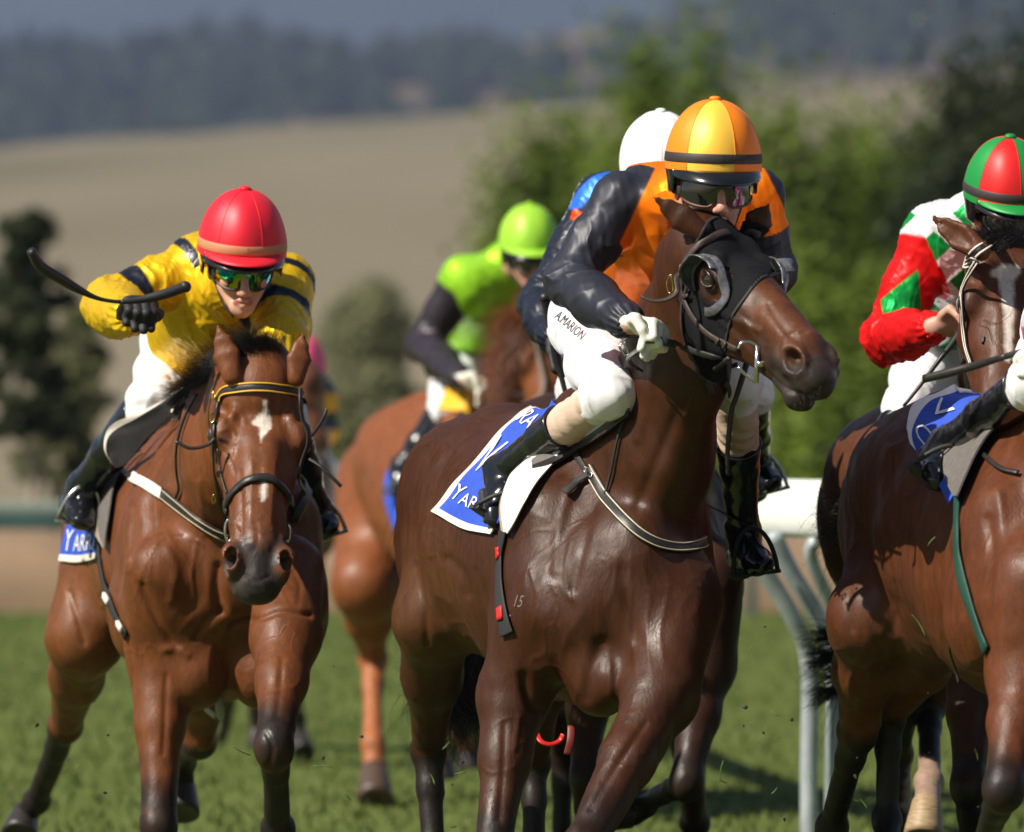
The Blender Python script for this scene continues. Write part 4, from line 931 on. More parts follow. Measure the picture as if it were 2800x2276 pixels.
def paint_lilac(V, T, f, seed): return mixc(np.tile(np.array((.78, .74, .8)), (len(V), 1)).astype(float), (.65, .12, .3), (nz(V, 5, 3, 1) > .35)*1.)
def capmat(n, c, metal=.12, rough=.48): return mat('cap_'+n, c, rough, metal=metal, spec=.5, bump=.12, bscale=30, bdist=.003, sheen=.02)
M_ored, M_osheen, M_oor = capmat('red', (.78, .012, .03)), capmat('orange_sheen', (1.0, .58, .06)), capmat('orange', (1.0, .25, .004))  # the yellowish one paints the orange cap's satin reflection into a gore's colour
M_lime, M_wcap, M_gcap, M_rcap, M_pcap = capmat('lime', (.34, .66, .04)), capmat('white', (.82, .82, .82), 0, .45), capmat('green', (.008, .26, .045)), capmat('scarlet', (.72, .012, .01)), capmat('pink', (.85, .10, .22))
M_bandb, M_bandt = mat('dark_elastic', (.035, .025, .025), .6), mat('tan_elastic', (.55, .22, .10), .6)
def lensmat(n, c, rough=.05): return mat('lens_'+n, c, rough, spec=.8, coat=1, metal=.0)
M_lens = lensmat('dark', (.006, .007, .008))
M_mirror = mat('lens_mirror', (.5, .5, .1), .08, metal=1)
nt_ = M_mirror.node_tree; _n = nt_.nodes; _l = nt_.links; _b = _n['Principled BSDF']
_t = _n.new('ShaderNodeTexNoise'); _t.inputs['Scale'].default_value = 11; _t.inputs['Detail'].default_value = 1; _tc = _n.new('ShaderNodeTexCoord'); _l.new(_tc.outputs['Object'], _t.inputs['Vector'])
_r = _n.new('ShaderNodeValToRGB'); _l.new(_t.outputs[0], _r.inputs[0]); _l.new(_r.outputs[0], _b.inputs['Base Color'])
_r.color_ramp.elements[0].position = .36; _r.color_ramp.elements[0].color = (.01, .12, .55, 1); _r.color_ramp.elements[1].position = .62; _r.color_ramp.elements[1].color = (.9, .45, .01, 1)
e_ = _r.color_ramp.elements.new(.48); e_.color = (.02, .35, .10, 1)
M_gframe = mat('brown_goggle_frame', (.10, .025, .012), .4); M_bframe = mat('black_goggle_frame', (.01, .01, .01), .35)

JD = rider('jockey in orange silks with black sleeves, orange cap with its satin highlight painted on one gore, and dark goggles', dict(
    head=(1950, 443, 19.80), neck=(1890, 545, 20.05), chest=(1875, 640, 20.22), belly=(1750, 770, 20.55), pelvis=(1665, 850, 20.95),
    shl=(1700, 552, 20.10), ell=(1556, 768, 20.05), wrl=(1725, 888, 19.72), shr=(2072, 540, 20.18), elr=(2110, 740, 20.25), wrr=(1975, 900, 20.0),
    hipl=(1612, 893, 20.95), knl=(1672, 1075, 20.32), anl=(1368, 1292, 20.72), hel=(1350, 1340, 20.82), tol=(1356, 1452, 20.56),
    hipr=(1800, 900, 20.95), knr=(2010, 1040, 20.35), anr=(2030, 1450, 20.72), her=(2016, 1548, 20.80), tor=(2096, 1556, 20.56)),
    fd=(.16, -1, -.07), hu=(.03, -.07, 1), k=1.12, on=D, silk=dict(extra=[((1770, 530, 20.2), (1860, 540, 20.15), .085, .085), ((1950, 560, 20.25), (2030, 560, 20.2), .08, .085), ((1745, 700, 20.45), (1745, 800, 20.5), .09, .07)], paint=paint_main, cuff=mat('black_cuff', (.015, .015, .02), .5), metal=.18, rough=.46), silkname='main',
    capo=dict(cols=[M_osheen, M_oor, M_oor, M_oor, M_oor, M_oor], panel=-15, rx=.124, rz=.160, hp=.026, band=M_bandb, button=M_oor, peak=None, seam=M_oor), gogo=dict(lens=M_lens, frame=M_gframe, badge=True, gs=1.22, gz=.068),
    gloves=(M_wglove, M_wglove), handspec=(((.75, -.6, -.12), (-.15, -.45, -.85), -1, 84), ((-.6, -.6, -.3), (0, -.5, -.8), 1, 72)), band=True, skinres=.0040, res=.0042, seed=3, foldamp=.85, hips=.098, slv=.90, knr=.064)
RS[0] = 1.075
JA = rider('jockey in yellow silks with navy arm bands and red cap, raising a whip', dict(
    head=(662, 673, 21.85), neck=(650, 790, 22.07), chest=(645, 850, 22.27), belly=(590, 925, 22.65), pelvis=(540, 965, 22.97),
    shl=(545, 722, 22.17), ell=(305, 835, 22.10), wrl=(352, 868, 21.63), shr=(778, 778, 22.17), elr=(768, 892, 21.97), wrr=(752, 985, 21.73),
    hipl=(508, 945, 22.95), knl=(418, 1095, 22.50), anl=(225, 1335, 22.87), hel=(185, 1395, 22.97), tol=(232, 1440, 22.73),
    hipr=(630, 960, 22.95), knr=(770, 1130, 22.55), anr=(866, 1400, 22.87), her=(862, 1450, 22.97), tor=(905, 1458, 22.77)),
    fd=(.14, -1, -.20), hu=(.06, -.20, .97), on=A, silk=dict(paint=paint_star, cuff=mat('yellow_cuff', (.75, .45, .02), .5), metal=.25, rough=.36), silkname='star',
    capo=dict(rx=.126, ry=.150, rz=.164, cols=[M_ored], panel=-20, band=M_bandt, peak=M_ored, button=M_ored), k=1.075, gogo=dict(lens=M_mirror, frame=M_bframe, wrap=58, gs=1.08, gz=.068),
    gloves=(M_bglove, M_bglove), handspec=(((.35, -.8, .42), (0, -.4, -.9), 1, 82), ((-.4, -.8, -.4), (0, -.4, -.9), 1, 72)), skinres=.0040, res=.0042, seed=5, foldamp=1.1, hips=.104, sleeve_end=1.08, knr=.060, slv=.96)
RS[0] = 1.0
JC = rider('jockey in lime green silks with black sleeves and lime cap', dict(
    head=(1446, 668, 29.75), neck=(1400, 730, 30.0), chest=(1365, 790, 30.25), belly=(1320, 870, 30.7), pelvis=(1290, 950, 31.0),
    shl=(1262, 760, 30.25), ell=(1160, 945, 30.3), wrl=(1268, 1040, 29.65), shr=(1455, 770, 30.25), elr=(1500, 930, 30.2), wrr=(1440, 1040, 29.9),
    hipl=(1265, 985, 31.0), knl=(1215, 1125, 30.5), anl=(1100, 1280, 30.9), hel=(1085, 1320, 31.0), tol=(1090, 1370, 30.8),
    hipr=(1370, 985, 31.0), knr=(1500, 1125, 30.5), anr=(1530, 1300, 30.9), her=(1525, 1350, 31.0), tor=(1540, 1380, 30.8)),
    fd=(.22, -1, -.10), hu=(.02, -.15, .98), on=Cc, silk=dict(paint=paint_lime, cuff=M_bandb), silkname='lime', capo=dict(cols=[M_lime], panel=0, peak=M_lime, band=None), gogo=dict(lens=M_lens, frame=M_bframe),
    gloves=(M_wglove, M_wglove), handspec=(((.8, -.4, -.2), (0, -.6, -.7), -1, 70), None), skinres=.0065, res=.0065, seed=7, hips=.12)
JE = rider('jockey in navy silks and white cap, just behind the orange jockey', dict(
    head=(1806, 452, 21.95), neck=(1790, 560, 22.15), chest=(1780, 640, 22.35), belly=(1740, 780, 22.7), pelvis=(1700, 870, 23.0),
    shl=(1652, 545, 22.3), ell=(1486, 830, 22.25), wrl=(1520, 935, 21.95), shr=(1950, 560, 22.3), elr=(2080, 700, 22.3), wrr=(1940, 900, 22.1),
    hipl=(1650, 900, 23.0), knl=(1590, 1060, 22.5), anl=(1480, 1330, 22.9), hel=(1460, 1380, 23.0), tol=(1470, 1400, 22.8),
    hipr=(1800, 900, 23.0), knr=(2045, 1075, 22.6), anr=(2066, 1270, 22.95), her=(2060, 1345, 23.05), tor=(2120, 1325, 22.8)),
    fd=(.15, -1, -.15), hu=(.0, -.2, .97), on=Eh, silk=dict(paint=paint_dark, cuff=M_bandb), silkname='dark', capo=dict(cols=[M_wcap], panel=10, peak=M_wcap, band=None), gogo=dict(lens=M_lens, frame=M_bframe),
    gloves=(M_bglove, M_bglove), handspec=(((.25, -.4, -.85), (.5, -.6, .1), -1, 75), None), skinres=.006, res=.0055, seed=9, hips=.12)
JF = rider('jockey in red, green and white diamond silks with red and green cap', dict(
    head=(2752, 525, 21.25), neck=(2700, 600, 21.50), chest=(2680, 680, 21.70), belly=(2630, 820, 22.10), pelvis=(2590, 910, 22.40),
    shl=(2548, 640, 21.70), ell=(2425, 930, 21.65), wrl=(2560, 895, 21.25), shr=(2840, 650, 21.70), elr=(2930, 880, 21.60), wrr=(2860, 960, 21.20),
    hipl=(2572, 960, 22.45), knl=(2490, 1110, 21.95), anl=(2352, 1330, 22.40), hel=(2330, 1390, 22.50), tol=(2340, 1420, 22.30),
    hipr=(2700, 960, 22.45), knr=(2900, 1110, 21.90), anr=(2920, 1400, 22.30), her=(2915, 1450, 22.40), tor=(2935, 1480, 22.20)),
    fd=(.30, -1, -.22), hu=(.05, -.25, .96), on=Fh, silk=dict(paint=paint_dia, cuff=mat('red_cuff', (.6, .012, .012), .5)), silkname='diamond', capo=dict(cols=[M_gcap, M_rcap], panel=-55, peak=M_gcap, band=M_bandb), gogo=dict(lens=M_lens, frame=M_bframe),
    gloves=(None, None), handspec=(((.9, -.35, .15), (0, -.7, -.6), -1, 75), None), skinres=.0055, res=.005, seed=11, hips=.118)
RS[0] = .97
JG = rider('jockey at the right edge in pale silks, one shiny boot and gloved hand in view', dict(
    head=(3070, 440, 19.25), neck=(3060, 560, 19.45), chest=(3060, 650, 19.65), belly=(3010, 800, 20.05), pelvis=(2960, 880, 20.30),
    shl=(2925, 600, 19.60), ell=(2880, 850, 19.55), wrl=(2868, 945, 19.15), shr=(3130, 600, 19.60), elr=(3230, 800, 19.50), wrr=(3050, 900, 19.20),
    hipl=(2920, 915, 20.25), knl=(2840, 1040, 19.65), anl=(2590, 1215, 20.05), hel=(2520, 1262, 20.18), tol=(2566, 1335, 19.92),
    hipr=(3010, 905, 20.25), knr=(3220, 1060, 19.65), anr=(3240, 1400, 20.00), her=(3235, 1450, 20.10), tor=(3260, 1480, 19.90)),
    fd=(.1, -1, -.2), hu=(0, -.2, .97), on=G, silk=dict(paint=paint_lilac, cuff=M_wprint), silkname='pale', capo=dict(cols=[M_wcap, M_pcap], panel=0, peak=M_wcap), gogo=dict(lens=M_lens, frame=M_bframe),
    gloves=(M_wglove, M_wglove), handspec=(((-.55, -.6, -.2), (0, -.5, -.8), 1, 75), None), skinres=.006, res=.006, seed=13, hips=.118)
RS[0] = 1.0
JB = rider('jockey in pink cap far back behind the left bay', dict(
    head=(820, 1004, 34.2), neck=(800, 1060, 34.4), chest=(795, 1100, 34.6), belly=(780, 1160, 35.0), pelvis=(770, 1200, 35.3),
    shl=(725, 1075, 34.6), ell=(700, 1190, 34.6), wrl=(760, 1230, 34.2), shr=(862, 1075, 34.6), elr=(878, 1180, 34.6), wrr=(840, 1230, 34.2),
    hipl=(740, 1215, 35.3), knl=(700, 1290, 34.8), anl=(690, 1400, 35.2), hel=(688, 1430, 35.3), tol=(692, 1450, 35.1),
    hipr=(800, 1215, 35.3), knr=(880, 1290, 34.8), anr=(890, 1400, 35.2), her=(888, 1430, 35.3), tor=(900, 1450, 35.1)),
    fd=(.1, -1, -.1), hu=(0, -.15, .98), silk=dict(paint=paint_pink, cuff=M_bandb), silkname='pink', capo=dict(cols=[M_pcap], panel=0, peak=M_pcap), gogo=dict(lens=M_lens, frame=M_bframe), skinres=.009, res=.009, seed=15)
# ================================================================== setting
def st(o, kind='structure', label=None, cat=None): return tag(o, label, cat, kind=kind)
def terr(X, Y):
    """height of the land"""
    z = np.zeros_like(X)
    t = np.clip((Y-62)/40, 0, 1); z = z+1.6*t*t*(3-2*t)
    t = np.clip((Y-100)/900, 0, 1); z = z+(36.5+X*.085*np.minimum(1, 900/np.maximum(Y, 1)))*(t**1.15)*(1-.25*t)/.75*.98
    z = z-np.clip((Y-1000)/900, 0, 1)*25
    t = np.clip((Y-1500)/1300, 0, 1); s_ = t*t*(3-2*t); z = z+s_*(104+12*np.sin(X*.004+1)+7*np.sin(X*.013))
    z = z-np.clip((Y-3000)/1200, 0, 1)*60
    t = np.clip((Y-4500)/3800, 0, 1); z = z+(t**1.1)*(760+70*np.sin(X*.0012)+45*np.sin(X*.0031+2))
    return z
def terrain():
    ys = np.concatenate([np.linspace(62, 200, 24), np.linspace(215, 1000, 40), np.linspace(1030, 3200, 60), np.linspace(3350, 8400, 34)])
    V, F = [], []; n = 61
    for y in ys:
        hw = 40+y*.16
        for i in range(n):
            x = -hw+2*hw*i/(n-1); V.append((x, y, 0))
    V = np.array(V); z = terr(V[:, 0], V[:, 1]); amp = np.clip((V[:, 1]-150)/1500, 0, 1); z += amp*3*nz(V*[1, 1, 0], .006, 3, 3)+(V[:, 1] > 4300)*55*nz(V*[1, 1, 0], .0011, 5, 4); V[:, 2] = z
    V[:n, 2] = -.02
    for j in range(len(ys)-1):
        for i in range(n-1): F.append((j*n+i, j*n+i+1, (j+1)*n+i+1, (j+1)*n+i))
    ny = len(ys); k1 = int(np.argmax(ys > 1010)); k2 = int(np.argmax(ys > 3900))
    def part(name, a, b, m):
        return st(mesh(name, V[a*n:(b+1)*n], [tuple(q) for q in (np.array([f for f in F[a*(n-1):b*(n-1)]])-a*n).tolist()], m, base=(0, float(ys[a]), 0)))
    mf = mat('dry_field', (.235, .20, .14), .95, noise=.32, nscale=.03, detail=8, bump=0, stretch=(1, .25, 1), spec=.05, col2=(.16, .14, .095))
    part('field_hill', 0, k1, mf)
    mr = mat('wooded_ground', (.07, .055, .045), .95, noise=.6, nscale=.006, detail=6, spec=.05, col2=(.22, .15, .09))
    part('ridge', k1, k2, mr)
    mm = mat('mountain_ground', (.022, .030, .032), .95, noise=.4, nscale=.002, detail=5, spec=.05)
    part('mountain', k2, ny-1, mm)
terrain()
mt = mat('turf', (.082, .110, .026), .85, noise=.5, nscale=.7, detail=5, bump=.3, bscale=25, bdist=.02, stretch=(1, .35, 1), spec=.05, col2=(.112, .138, .036))
st(mesh('turf', [(-70, 3, 0), (70, 3, 0), (70, 63, 0), (-70, 63, 0)], [(0, 1, 2, 3)], mt, base=(0, 3, 0)))
# grass tufts close enough to show under the horses
def grass():
    rs = np.random.RandomState(4); n = 36000; V, F = [], []
    Y = 24+rs.rand(n)**1.5*34; X = (rs.rand(n)-.5)*2*(Y*.082+1.2)
    V = np.zeros((n*3, 3)); h = .02+.03*rs.rand(n); a = rs.rand(n)*6.28; w_ = .006+.006*rs.rand(n); lx = (rs.rand(n)-.5)*.05; ly = (rs.rand(n)-.5)*.05
    V[0::3] = np.stack([X-np.cos(a)*w_, Y-np.sin(a)*w_, X*0], 1); V[1::3] = np.stack([X+np.cos(a)*w_, Y+np.sin(a)*w_, X*0], 1); V[2::3] = np.stack([X+lx, Y+ly, h], 1)
    m = mat('grass_blades', (.078, .106, .026), .6, noise=.5, nscale=3, spec=.1, col2=(.108, .136, .036))
    st(mesh('grass', V, [(3*i, 3*i+1, 3*i+2) for i in range(n)], m, smooth=False, base=(0, 24, 0)), 'stuff', 'short mown turf grass covering the race track', 'grass')
grass()
# brown brush bank beyond the track and its green rail
def slab(name, P, m, parent=None, base=None):
    """box from 8 corners given as bottom quad + top quad"""
    return mesh(name, P, [(0, 1, 2, 3), (4, 7, 6, 5), (0, 4, 5, 1), (1, 5, 6, 2), (2, 6, 7, 3), (3, 7, 4, 0)], m, parent, False, base=base)
def bar(name, a, b, w_, h_, m, parent=None, bev=.01, base=None):
    a, b = Vector(a), Vector(b); d = (b-a).normalized(); s1 = d.cross(Vector((0, 0, 1)))
    s1 = s1.normalized() if s1.length > .1 else Vector((1, 0, 0)); u = s1.cross(d).normalized()
    V, F = [], []; q = [(-1, -.7), (-.8, -1), (.8, -1), (1, -.7), (1, .7), (.8, 1), (-.8, 1), (-1, .7)]
    for p in (a, b):
        for x, y in q: V.append(p+s1*x*w_/2+u*y*h_/2)
    for i in range(8): F.append((i, (i+1) % 8, 8+(i+1) % 8, 8+i))
    F.append(tuple(range(7, -1, -1))); F.append(tuple(range(8, 16)))
    return mesh(name, V, F, m, parent, False, base=base)
M_rail = mat('white_plastic', (.78, .80, .76), .35, noise=.05, nscale=6, spec=.5)
M_post = mat('weathered_steel_post', (.34, .38, .39), .5, noise=.3, nscale=8, metal=.2)
M_grail = mat('teal_rail', (.035, .085, .08), .5, noise=.2, nscale=3)
M_gtop = mat('pale_rail_top', (.25, .30, .27), .5)
def rail_near():
    root = thing('running_rail', (2.2, 26.4, 0), 'thick white running rail on bent steel posts at the right', 'rail')
    pts = [np.array(W(*p)) for p in ((3500, 1400, 25.8), (3050, 1400, 26.0), (2640, 1400, 26.3), (2200, 1400, 26.8), (1800, 1392, 28.2), (1480, 1380, 30.8), (1260, 1372, 34.0), (1120, 1365, 38.0))]
    P = cr(pts, 8); V, F = [], []; n = len(P); m_ = 12
    for i, p in enumerate(P):
        T = unit(P[min(i+1, n-1)]-P[max(i-1, 0)]); sd_ = unit(np.cross(T, [0, 0, 1])); p = np.array([p[0], p[1], 1.245])
        for j in range(m_):
            a = j*6.2832/m_+.26; ca, sa = math.cos(a), math.sin(a); q = (abs(ca)**3+abs(sa)**3)**(-1/3)
            V.append(p+sd_*ca*q*.045+np.array([0, 0, 1])*sa*q*.102)
    for i in range(n-1):
        for j in range(m_): F.append((i*m_+j, i*m_+(j+1) % m_, (i+1)*m_+(j+1) % m_, (i+1)*m_+j))
    F.append(tuple(range(m_))); F.append(tuple((n-1)*m_+j for j in range(m_)))
    mesh('rail', V, F, M_rail, root)
    for px, Y in ((2212, 26.9), (2655, 26.45), (2280, 27.0), (3080, 26.2)):
        big = px not in (1800, 2005, 1530); b = np.array(W(px, 1900, Y)); b[2] = 0
        top = b+np.array([-.22 if big else -.1, -.15, 1.16]); mid = b+np.array([0, 0, .70]); r = .031 if big else .028
        P = cr([b, b+[0, 0, .35], mid, mid+(top-mid)*.35+[.02, 0, 0], mid+(top-mid)*.7, top], 5)
        tube('post', P, r, M_post if big else M_rail, root, 12)
        if big: tube('brace', cr([mid+[.0, .0, -.02], mid+[.10, -.02, .12], top+[.22, .0, -.08], top+[.26, 0, .0]], 5), .024, M_post, root, 10)
rail_near()
def rail_far():
    root = thing('track_fence', (-3, 57.5, 0), 'low teal rail with a pale top along the far side of the track', 'fence')
    z = 1.63-(1425-1090)*57.5/FPX
    bar('rail', (-9, 57.5, z), (9, 57.5, z), .10, .125, M_grail, root); bar('top_rail', (-9, 57.5, z+.105), (9, 57.5, z+.105), .12, .07, M_gtop, root)
    for x in np.arange(-8.7, 9, 2.1): bar('post', (x, 57.6, 0), (x, 57.6, z-.065), .07, .07, M_grail, root)
rail_far()
def bank():
    rs = np.random.RandomState(9); V, F = [], []; nx, nzv = 90, 8
    for i in range(nx):
        x = -9.5+19*i/(nx-1)
        for j in range(nzv):
            t = j/(nzv-1); V.append((x, 58.6+.9*t*t+.06*math.sin(x*5+t*7), .60*math.sin(t*1.57)+.03*math.sin(x*7+3*t)*t))
    for i in range(nx-1):
        for j in range(nzv-1): F.append((i*nzv+j, (i+1)*nzv+j, (i+1)*nzv+j+1, i*nzv+j+1))
    st(mesh('embankment', V, F, mat('dry_bank', (.26, .17, .10), .95, noise=.35, nscale=1.2, col2=(.19, .13, .08)), base=(0, 58.6, 0)))
bank()
# ------------------------------------------------------------------ trees
def leafmesh(blobs, n, size, seed, flat=.0, up=.3):
    """leaf-sized faces scattered through a crown made of overlapping blobs (centre, radii)"""
    rs = np.random.RandomState(seed); vol = np.array([b[1][0]*b[1][1]*b[1][2] for b in blobs]); vol = vol/vol.sum(); k = rs.choice(len(blobs), n, p=vol)
    Cn = np.array([b[0] for b in blobs])[k]; Rr = np.array([b[1] for b in blobs])[k]
    d = rs.normal(size=(n, 3)); d /= np.linalg.norm(d, axis=1, keepdims=True); r = (rs.rand(n)**.45)[:, None]*(1+.28*rs.normal(size=(n, 1)))
    P = Cn+d*r*Rr
    nrm = d*.8+rs.normal(size=(n, 3))*.6+[0, 0, up]; nrm /= np.linalg.norm(nrm, axis=1, keepdims=True)
    t = np.cross(nrm, rs.normal(size=(n, 3))); t /= np.linalg.norm(t, axis=1, keepdims=True); b = np.cross(nrm, t); s = (size*(.6+.8*rs.rand(n)))[:, None]
    V = np.zeros((n*4, 3)); V[0::4] = P-t*s; V[1::4] = P-b*s*.5; V[2::4] = P+t*s; V[3::4] = P+b*s*.5
    return V, [(4*i, 4*i+1, 4*i+2, 4*i+3) for i in range(n)]
def leafmat(name, c1, c2, ns=1.2):
    m = mat(name, c1, .55, noise=.5, nscale=ns, col2=c2, spec=.25, detail=3); b = m.node_tree.nodes['Principled BSDF']
    l = m.node_tree.links; n = m.node_tree.nodes; tr = n.new('ShaderNodeBsdfTranslucent'); mx = n.new('ShaderNodeMixShader'); mx.inputs[0].default_value = .35
    src = b.inputs['Base Color'].links[0].from_socket; l.new(src, tr.inputs[0]); l.new(b.outputs[0], mx.inputs[1]); l.new(tr.outputs[0], mx.inputs[2]); l.new(mx.outputs[0], n['Material Output'].inputs[0])
    return m
M_bark = mat('bark', (.14, .10, .075), .9, noise=.4, nscale=6, bump=.6, bscale=14, bdist=.03, stretch=(1, 1, .3))
M_pbark = mat('pale_bark', (.30, .25, .2), .9, noise=.3, nscale=4)
def tree(name, label, px, Y, toppx, hw, leaf, kind, seed, n=9000, size=.11, bark=M_bark, group=None, basez=None):
    """px: photo column of the stem, toppx: photo row of its tip, hw: half width of the crown in metres"""
    x = (px-1400)/FPX*Y; z0 = float(terr(np.array([x]), np.array([Y]))[0]) if Y > 62 else 0; top = CAMZ-(toppx-HOR)/FPX*Y
    rs = random.Random(seed); Hh = top-z0; root = thing(name, (x, Y, z0), label, 'tree', group); B = []
    if kind == 'plume':
        for i in range(34):
            t = rs.random(); z = z0+Hh*(.10+.86*t); r = hw*(1-t)**.55*(.55+.3*rs.random()); a = rs.uniform(0, 6.28); rr = hw*(1-t)**.6*rs.uniform(.2, .8)
            B.append(((x+rr*math.cos(a), Y+rr*math.sin(a), z), (r*.42, r*.42, r*.85+.35)))
        B.append(((x, Y, z0+Hh*.5), (hw*.6, hw*.6, Hh*.46)))
    else:
        for i in range(100):
            a = rs.uniform(0, 6.28); t = rs.random(); z = z0+Hh*(.34+.60*t); rr = hw*rs.uniform(.1, 1.0)*math.sin(1.0+1.9*t); r = hw*rs.uniform(.10, .27)
            B.append(((x+rr*math.cos(a), Y+rr*math.sin(a), z), (r, r, r*.75)))
    if kind == 'tall':
        B = []
        for i in range(26):
            t = rs.random(); z = z0+Hh*(.12+.82*t); wv = hw*(.55+.6*math.sin(math.pi*min(1, .12+t*.92))); a = rs.uniform(0, 6.28); r = wv*rs.uniform(.35, .55); B.append(((x+wv*.55*math.cos(a), Y+wv*.55*math.sin(a), z), (r, r, r*1.25)))
    V, F = leafmesh(B, int(n*1.3), size*.85, seed); mesh('crown', V, F, leaf, root, False)
    tr = [(x+rs.uniform(-.1, .1), Y, z0-.1)]+[(x+rs.uniform(-.15, .15), Y, z0+Hh*t) for t in (.2, .4, .6, .85)]
    P = cr(tr, 4); tk = tube('trunk', P, [max(.03, hw*.10*(1-i/len(P))) for i in range(len(P))], bark, root, 8)
    for i in range(7):
        p = P[4+i]; b = B[rs.randrange(len(B))][0]; q = (np.array(b)-p); L_ = np.linalg.norm(q); q = q/L_*min(L_, hw*.9)
        tube('limb', cr([p, p+q*.5+[0, 0, hw*.08], p+q], 4), [max(.012, hw*.04*(1-k/9)) for k in range(9)], bark, root, 6)
    return root
L_bright = leafmat('bright_foliage', (.20, .28, .028), (.075, .115, .016), 1.1)
L_olive = leafmat('olive_foliage', (.17, .18, .075), (.11, .12, .05), .9)
L_dark = leafmat('dark_foliage', (.045, .062, .018), (.022, .034, .012), .7)
L_grey = leafmat('greygreen_foliage', (.25, .25, .13), (.16, .17, .085), 1.0)
gr = 'conifers in the row behind the track'
for i, (px, Y, tp, hw, lf, lab) in enumerate([
    (1440, 72, 330, 0.97, L_bright, 'pale green feathery conifer, the lowest of the row, left of the white cap'),
    (1560, 82, 300, 0.83, L_bright, 'bright conifer between the white cap and the row of taller trees'),
    (1760, 77, 95, 1.15, L_bright, 'tall bright conifer rising straight above the white capped jockey'),
    (1925, 79, 80, 1.03, L_bright, 'tall bright conifer whose tip stands above the orange cap'),
    (2150, 76, 205, 1.23, L_bright, 'broad bright conifer just right of the orange cap'),
    (2330, 80, 330, 1.14, L_bright, 'low bright conifer in the dip of the row, above the long nose'),
    (2480, 77, 290, 1.15, L_bright, 'bright conifer left of the red and green sleeve'),
    (2640, 74, 105, 1.23, L_dark, 'tallest dark conifer, behind the red and green cap'),
    (2800, 77, 60, 1.30, L_dark, 'dark conifer cut by the right edge of the picture'),
    (2050, 83, 640, 1.35, L_bright, 'short bushy conifer filling the gap right of the orange jockey'),
    (2250, 72, 700, 1.32, L_bright, 'short bushy conifer behind the nose of the hooded horse'),
    (2400, 72, 760, 1.32, L_bright, 'short conifer low in the row, left of the bent red sleeve')]):
    tree('conifer', lab, px, Y, tp, hw, lf, 'plume', 40+i, 20000, .068, group=gr)
tree('tree', 'grey green upright tree standing in the dry field at the centre', 1005, 92, 735, .52, L_grey, 'tall', 61, 11000, .05)
tree('bush', 'grey green bush at the foot of the upright central tree', 1010, 84, 1000, .72, L_grey, 'round', 62, 9000, .05)
tree('bush', 'olive bush low between the two bays, under the central tree', 1000, 76, 1150, .62, L_olive, 'round', 72, 7000, .05)
tree('tree', 'dark broad tree with a pale trunk at the left edge', 75, 70, 535, .58, L_dark, 'round', 63, 18000, .042, M_pbark)
tree('tree', 'dark spreading tree reaching right behind the whip tip', 215, 74, 820, .42, L_olive, 'round', 64, 7000, .042, M_pbark)
tree('bush', 'dark bush under the broad tree, behind the boot of the yellow jockey', 170, 72, 1020, .50, L_olive, 'round', 65, 8000, .042)
# woods on the ridge far away
def ridge_wood():
    rs = np.random.RandomState(3); V, F = [], []; base = []
    for th in range(5):
        for ph in range(7):
            t = th/4*3.1416; base.append((math.sin(t)*math.cos(ph*6.283/7), math.sin(t)*math.sin(ph*6.283/7), math.cos(t)))
    base = np.array(base); fb = [(a*7+b, a*7+(b+1) % 7, (a+1)*7+(b+1) % 7, (a+1)*7+b) for a in range(4) for b in range(7)]
    for i in range(1700):
        y = rs.uniform(1700, 3000) if i % 3 else rs.uniform(2650, 2830); x = rs.uniform(-1, 1)*y*.075
        if math.sin(x*.02+y*.004)+math.sin(x*.006-y*.01) < -.35: continue
        z = float(terr(np.array([x]), np.array([y]))[0]); r = rs.uniform(3.5, 9) if y < 2650 or y > 2830 else rs.uniform(5, 12); k = len(V)
        V += (np.array([x, y, z+r*.6])+base*(r, r, r*rs.uniform(.7, 1.3))*(1+.25*rs.normal(size=(35, 1)))).tolist(); F += [tuple(k+q for q in f) for f in fb]
    st(mesh('woodland', V, F, mat('far_wood', (.025, .032, .02), .95, spec=.05), smooth=False, base=(0, 1700, 0)), 'stuff', 'distant dark woodland scattered over the blue ridge', 'woodland')
ridge_wood()
# air
def haze():
    m = bpy.data.materials.new('haze'); m.use_nodes = True; n = m.node_tree.nodes; n.remove(n['Principled BSDF']); v = n.new('ShaderNodeVolumePrincipled')
    v.inputs['Color'].default_value = (.46, .58, .86, 1); v.inputs['Density'].default_value = .00013; v.inputs['Anisotropy'].default_value = .0
    m.node_tree.links.new(v.outputs[0], n['Material Output'].inputs['Volume'])
    x, y0, y1, z0, z1 = 1800, -40, 8800, -140, 1150
    o = mesh('haze', [(-x, y0, z0), (x, y0, z0), (x, y1, z0), (-x, y1, z0), (-x, y0, z1), (x, y0, z1), (x, y1, z1), (-x, y1, z1)], [(0, 3, 2, 1), (4, 5, 6, 7), (0, 1, 5, 4), (1, 2, 6, 5), (2, 3, 7, 6), (3, 0, 4, 7)], m, None, False, base=(0, 0, z0))
    st(o, 'stuff', 'thin blue haze in front of the far hills', 'haze')
haze()
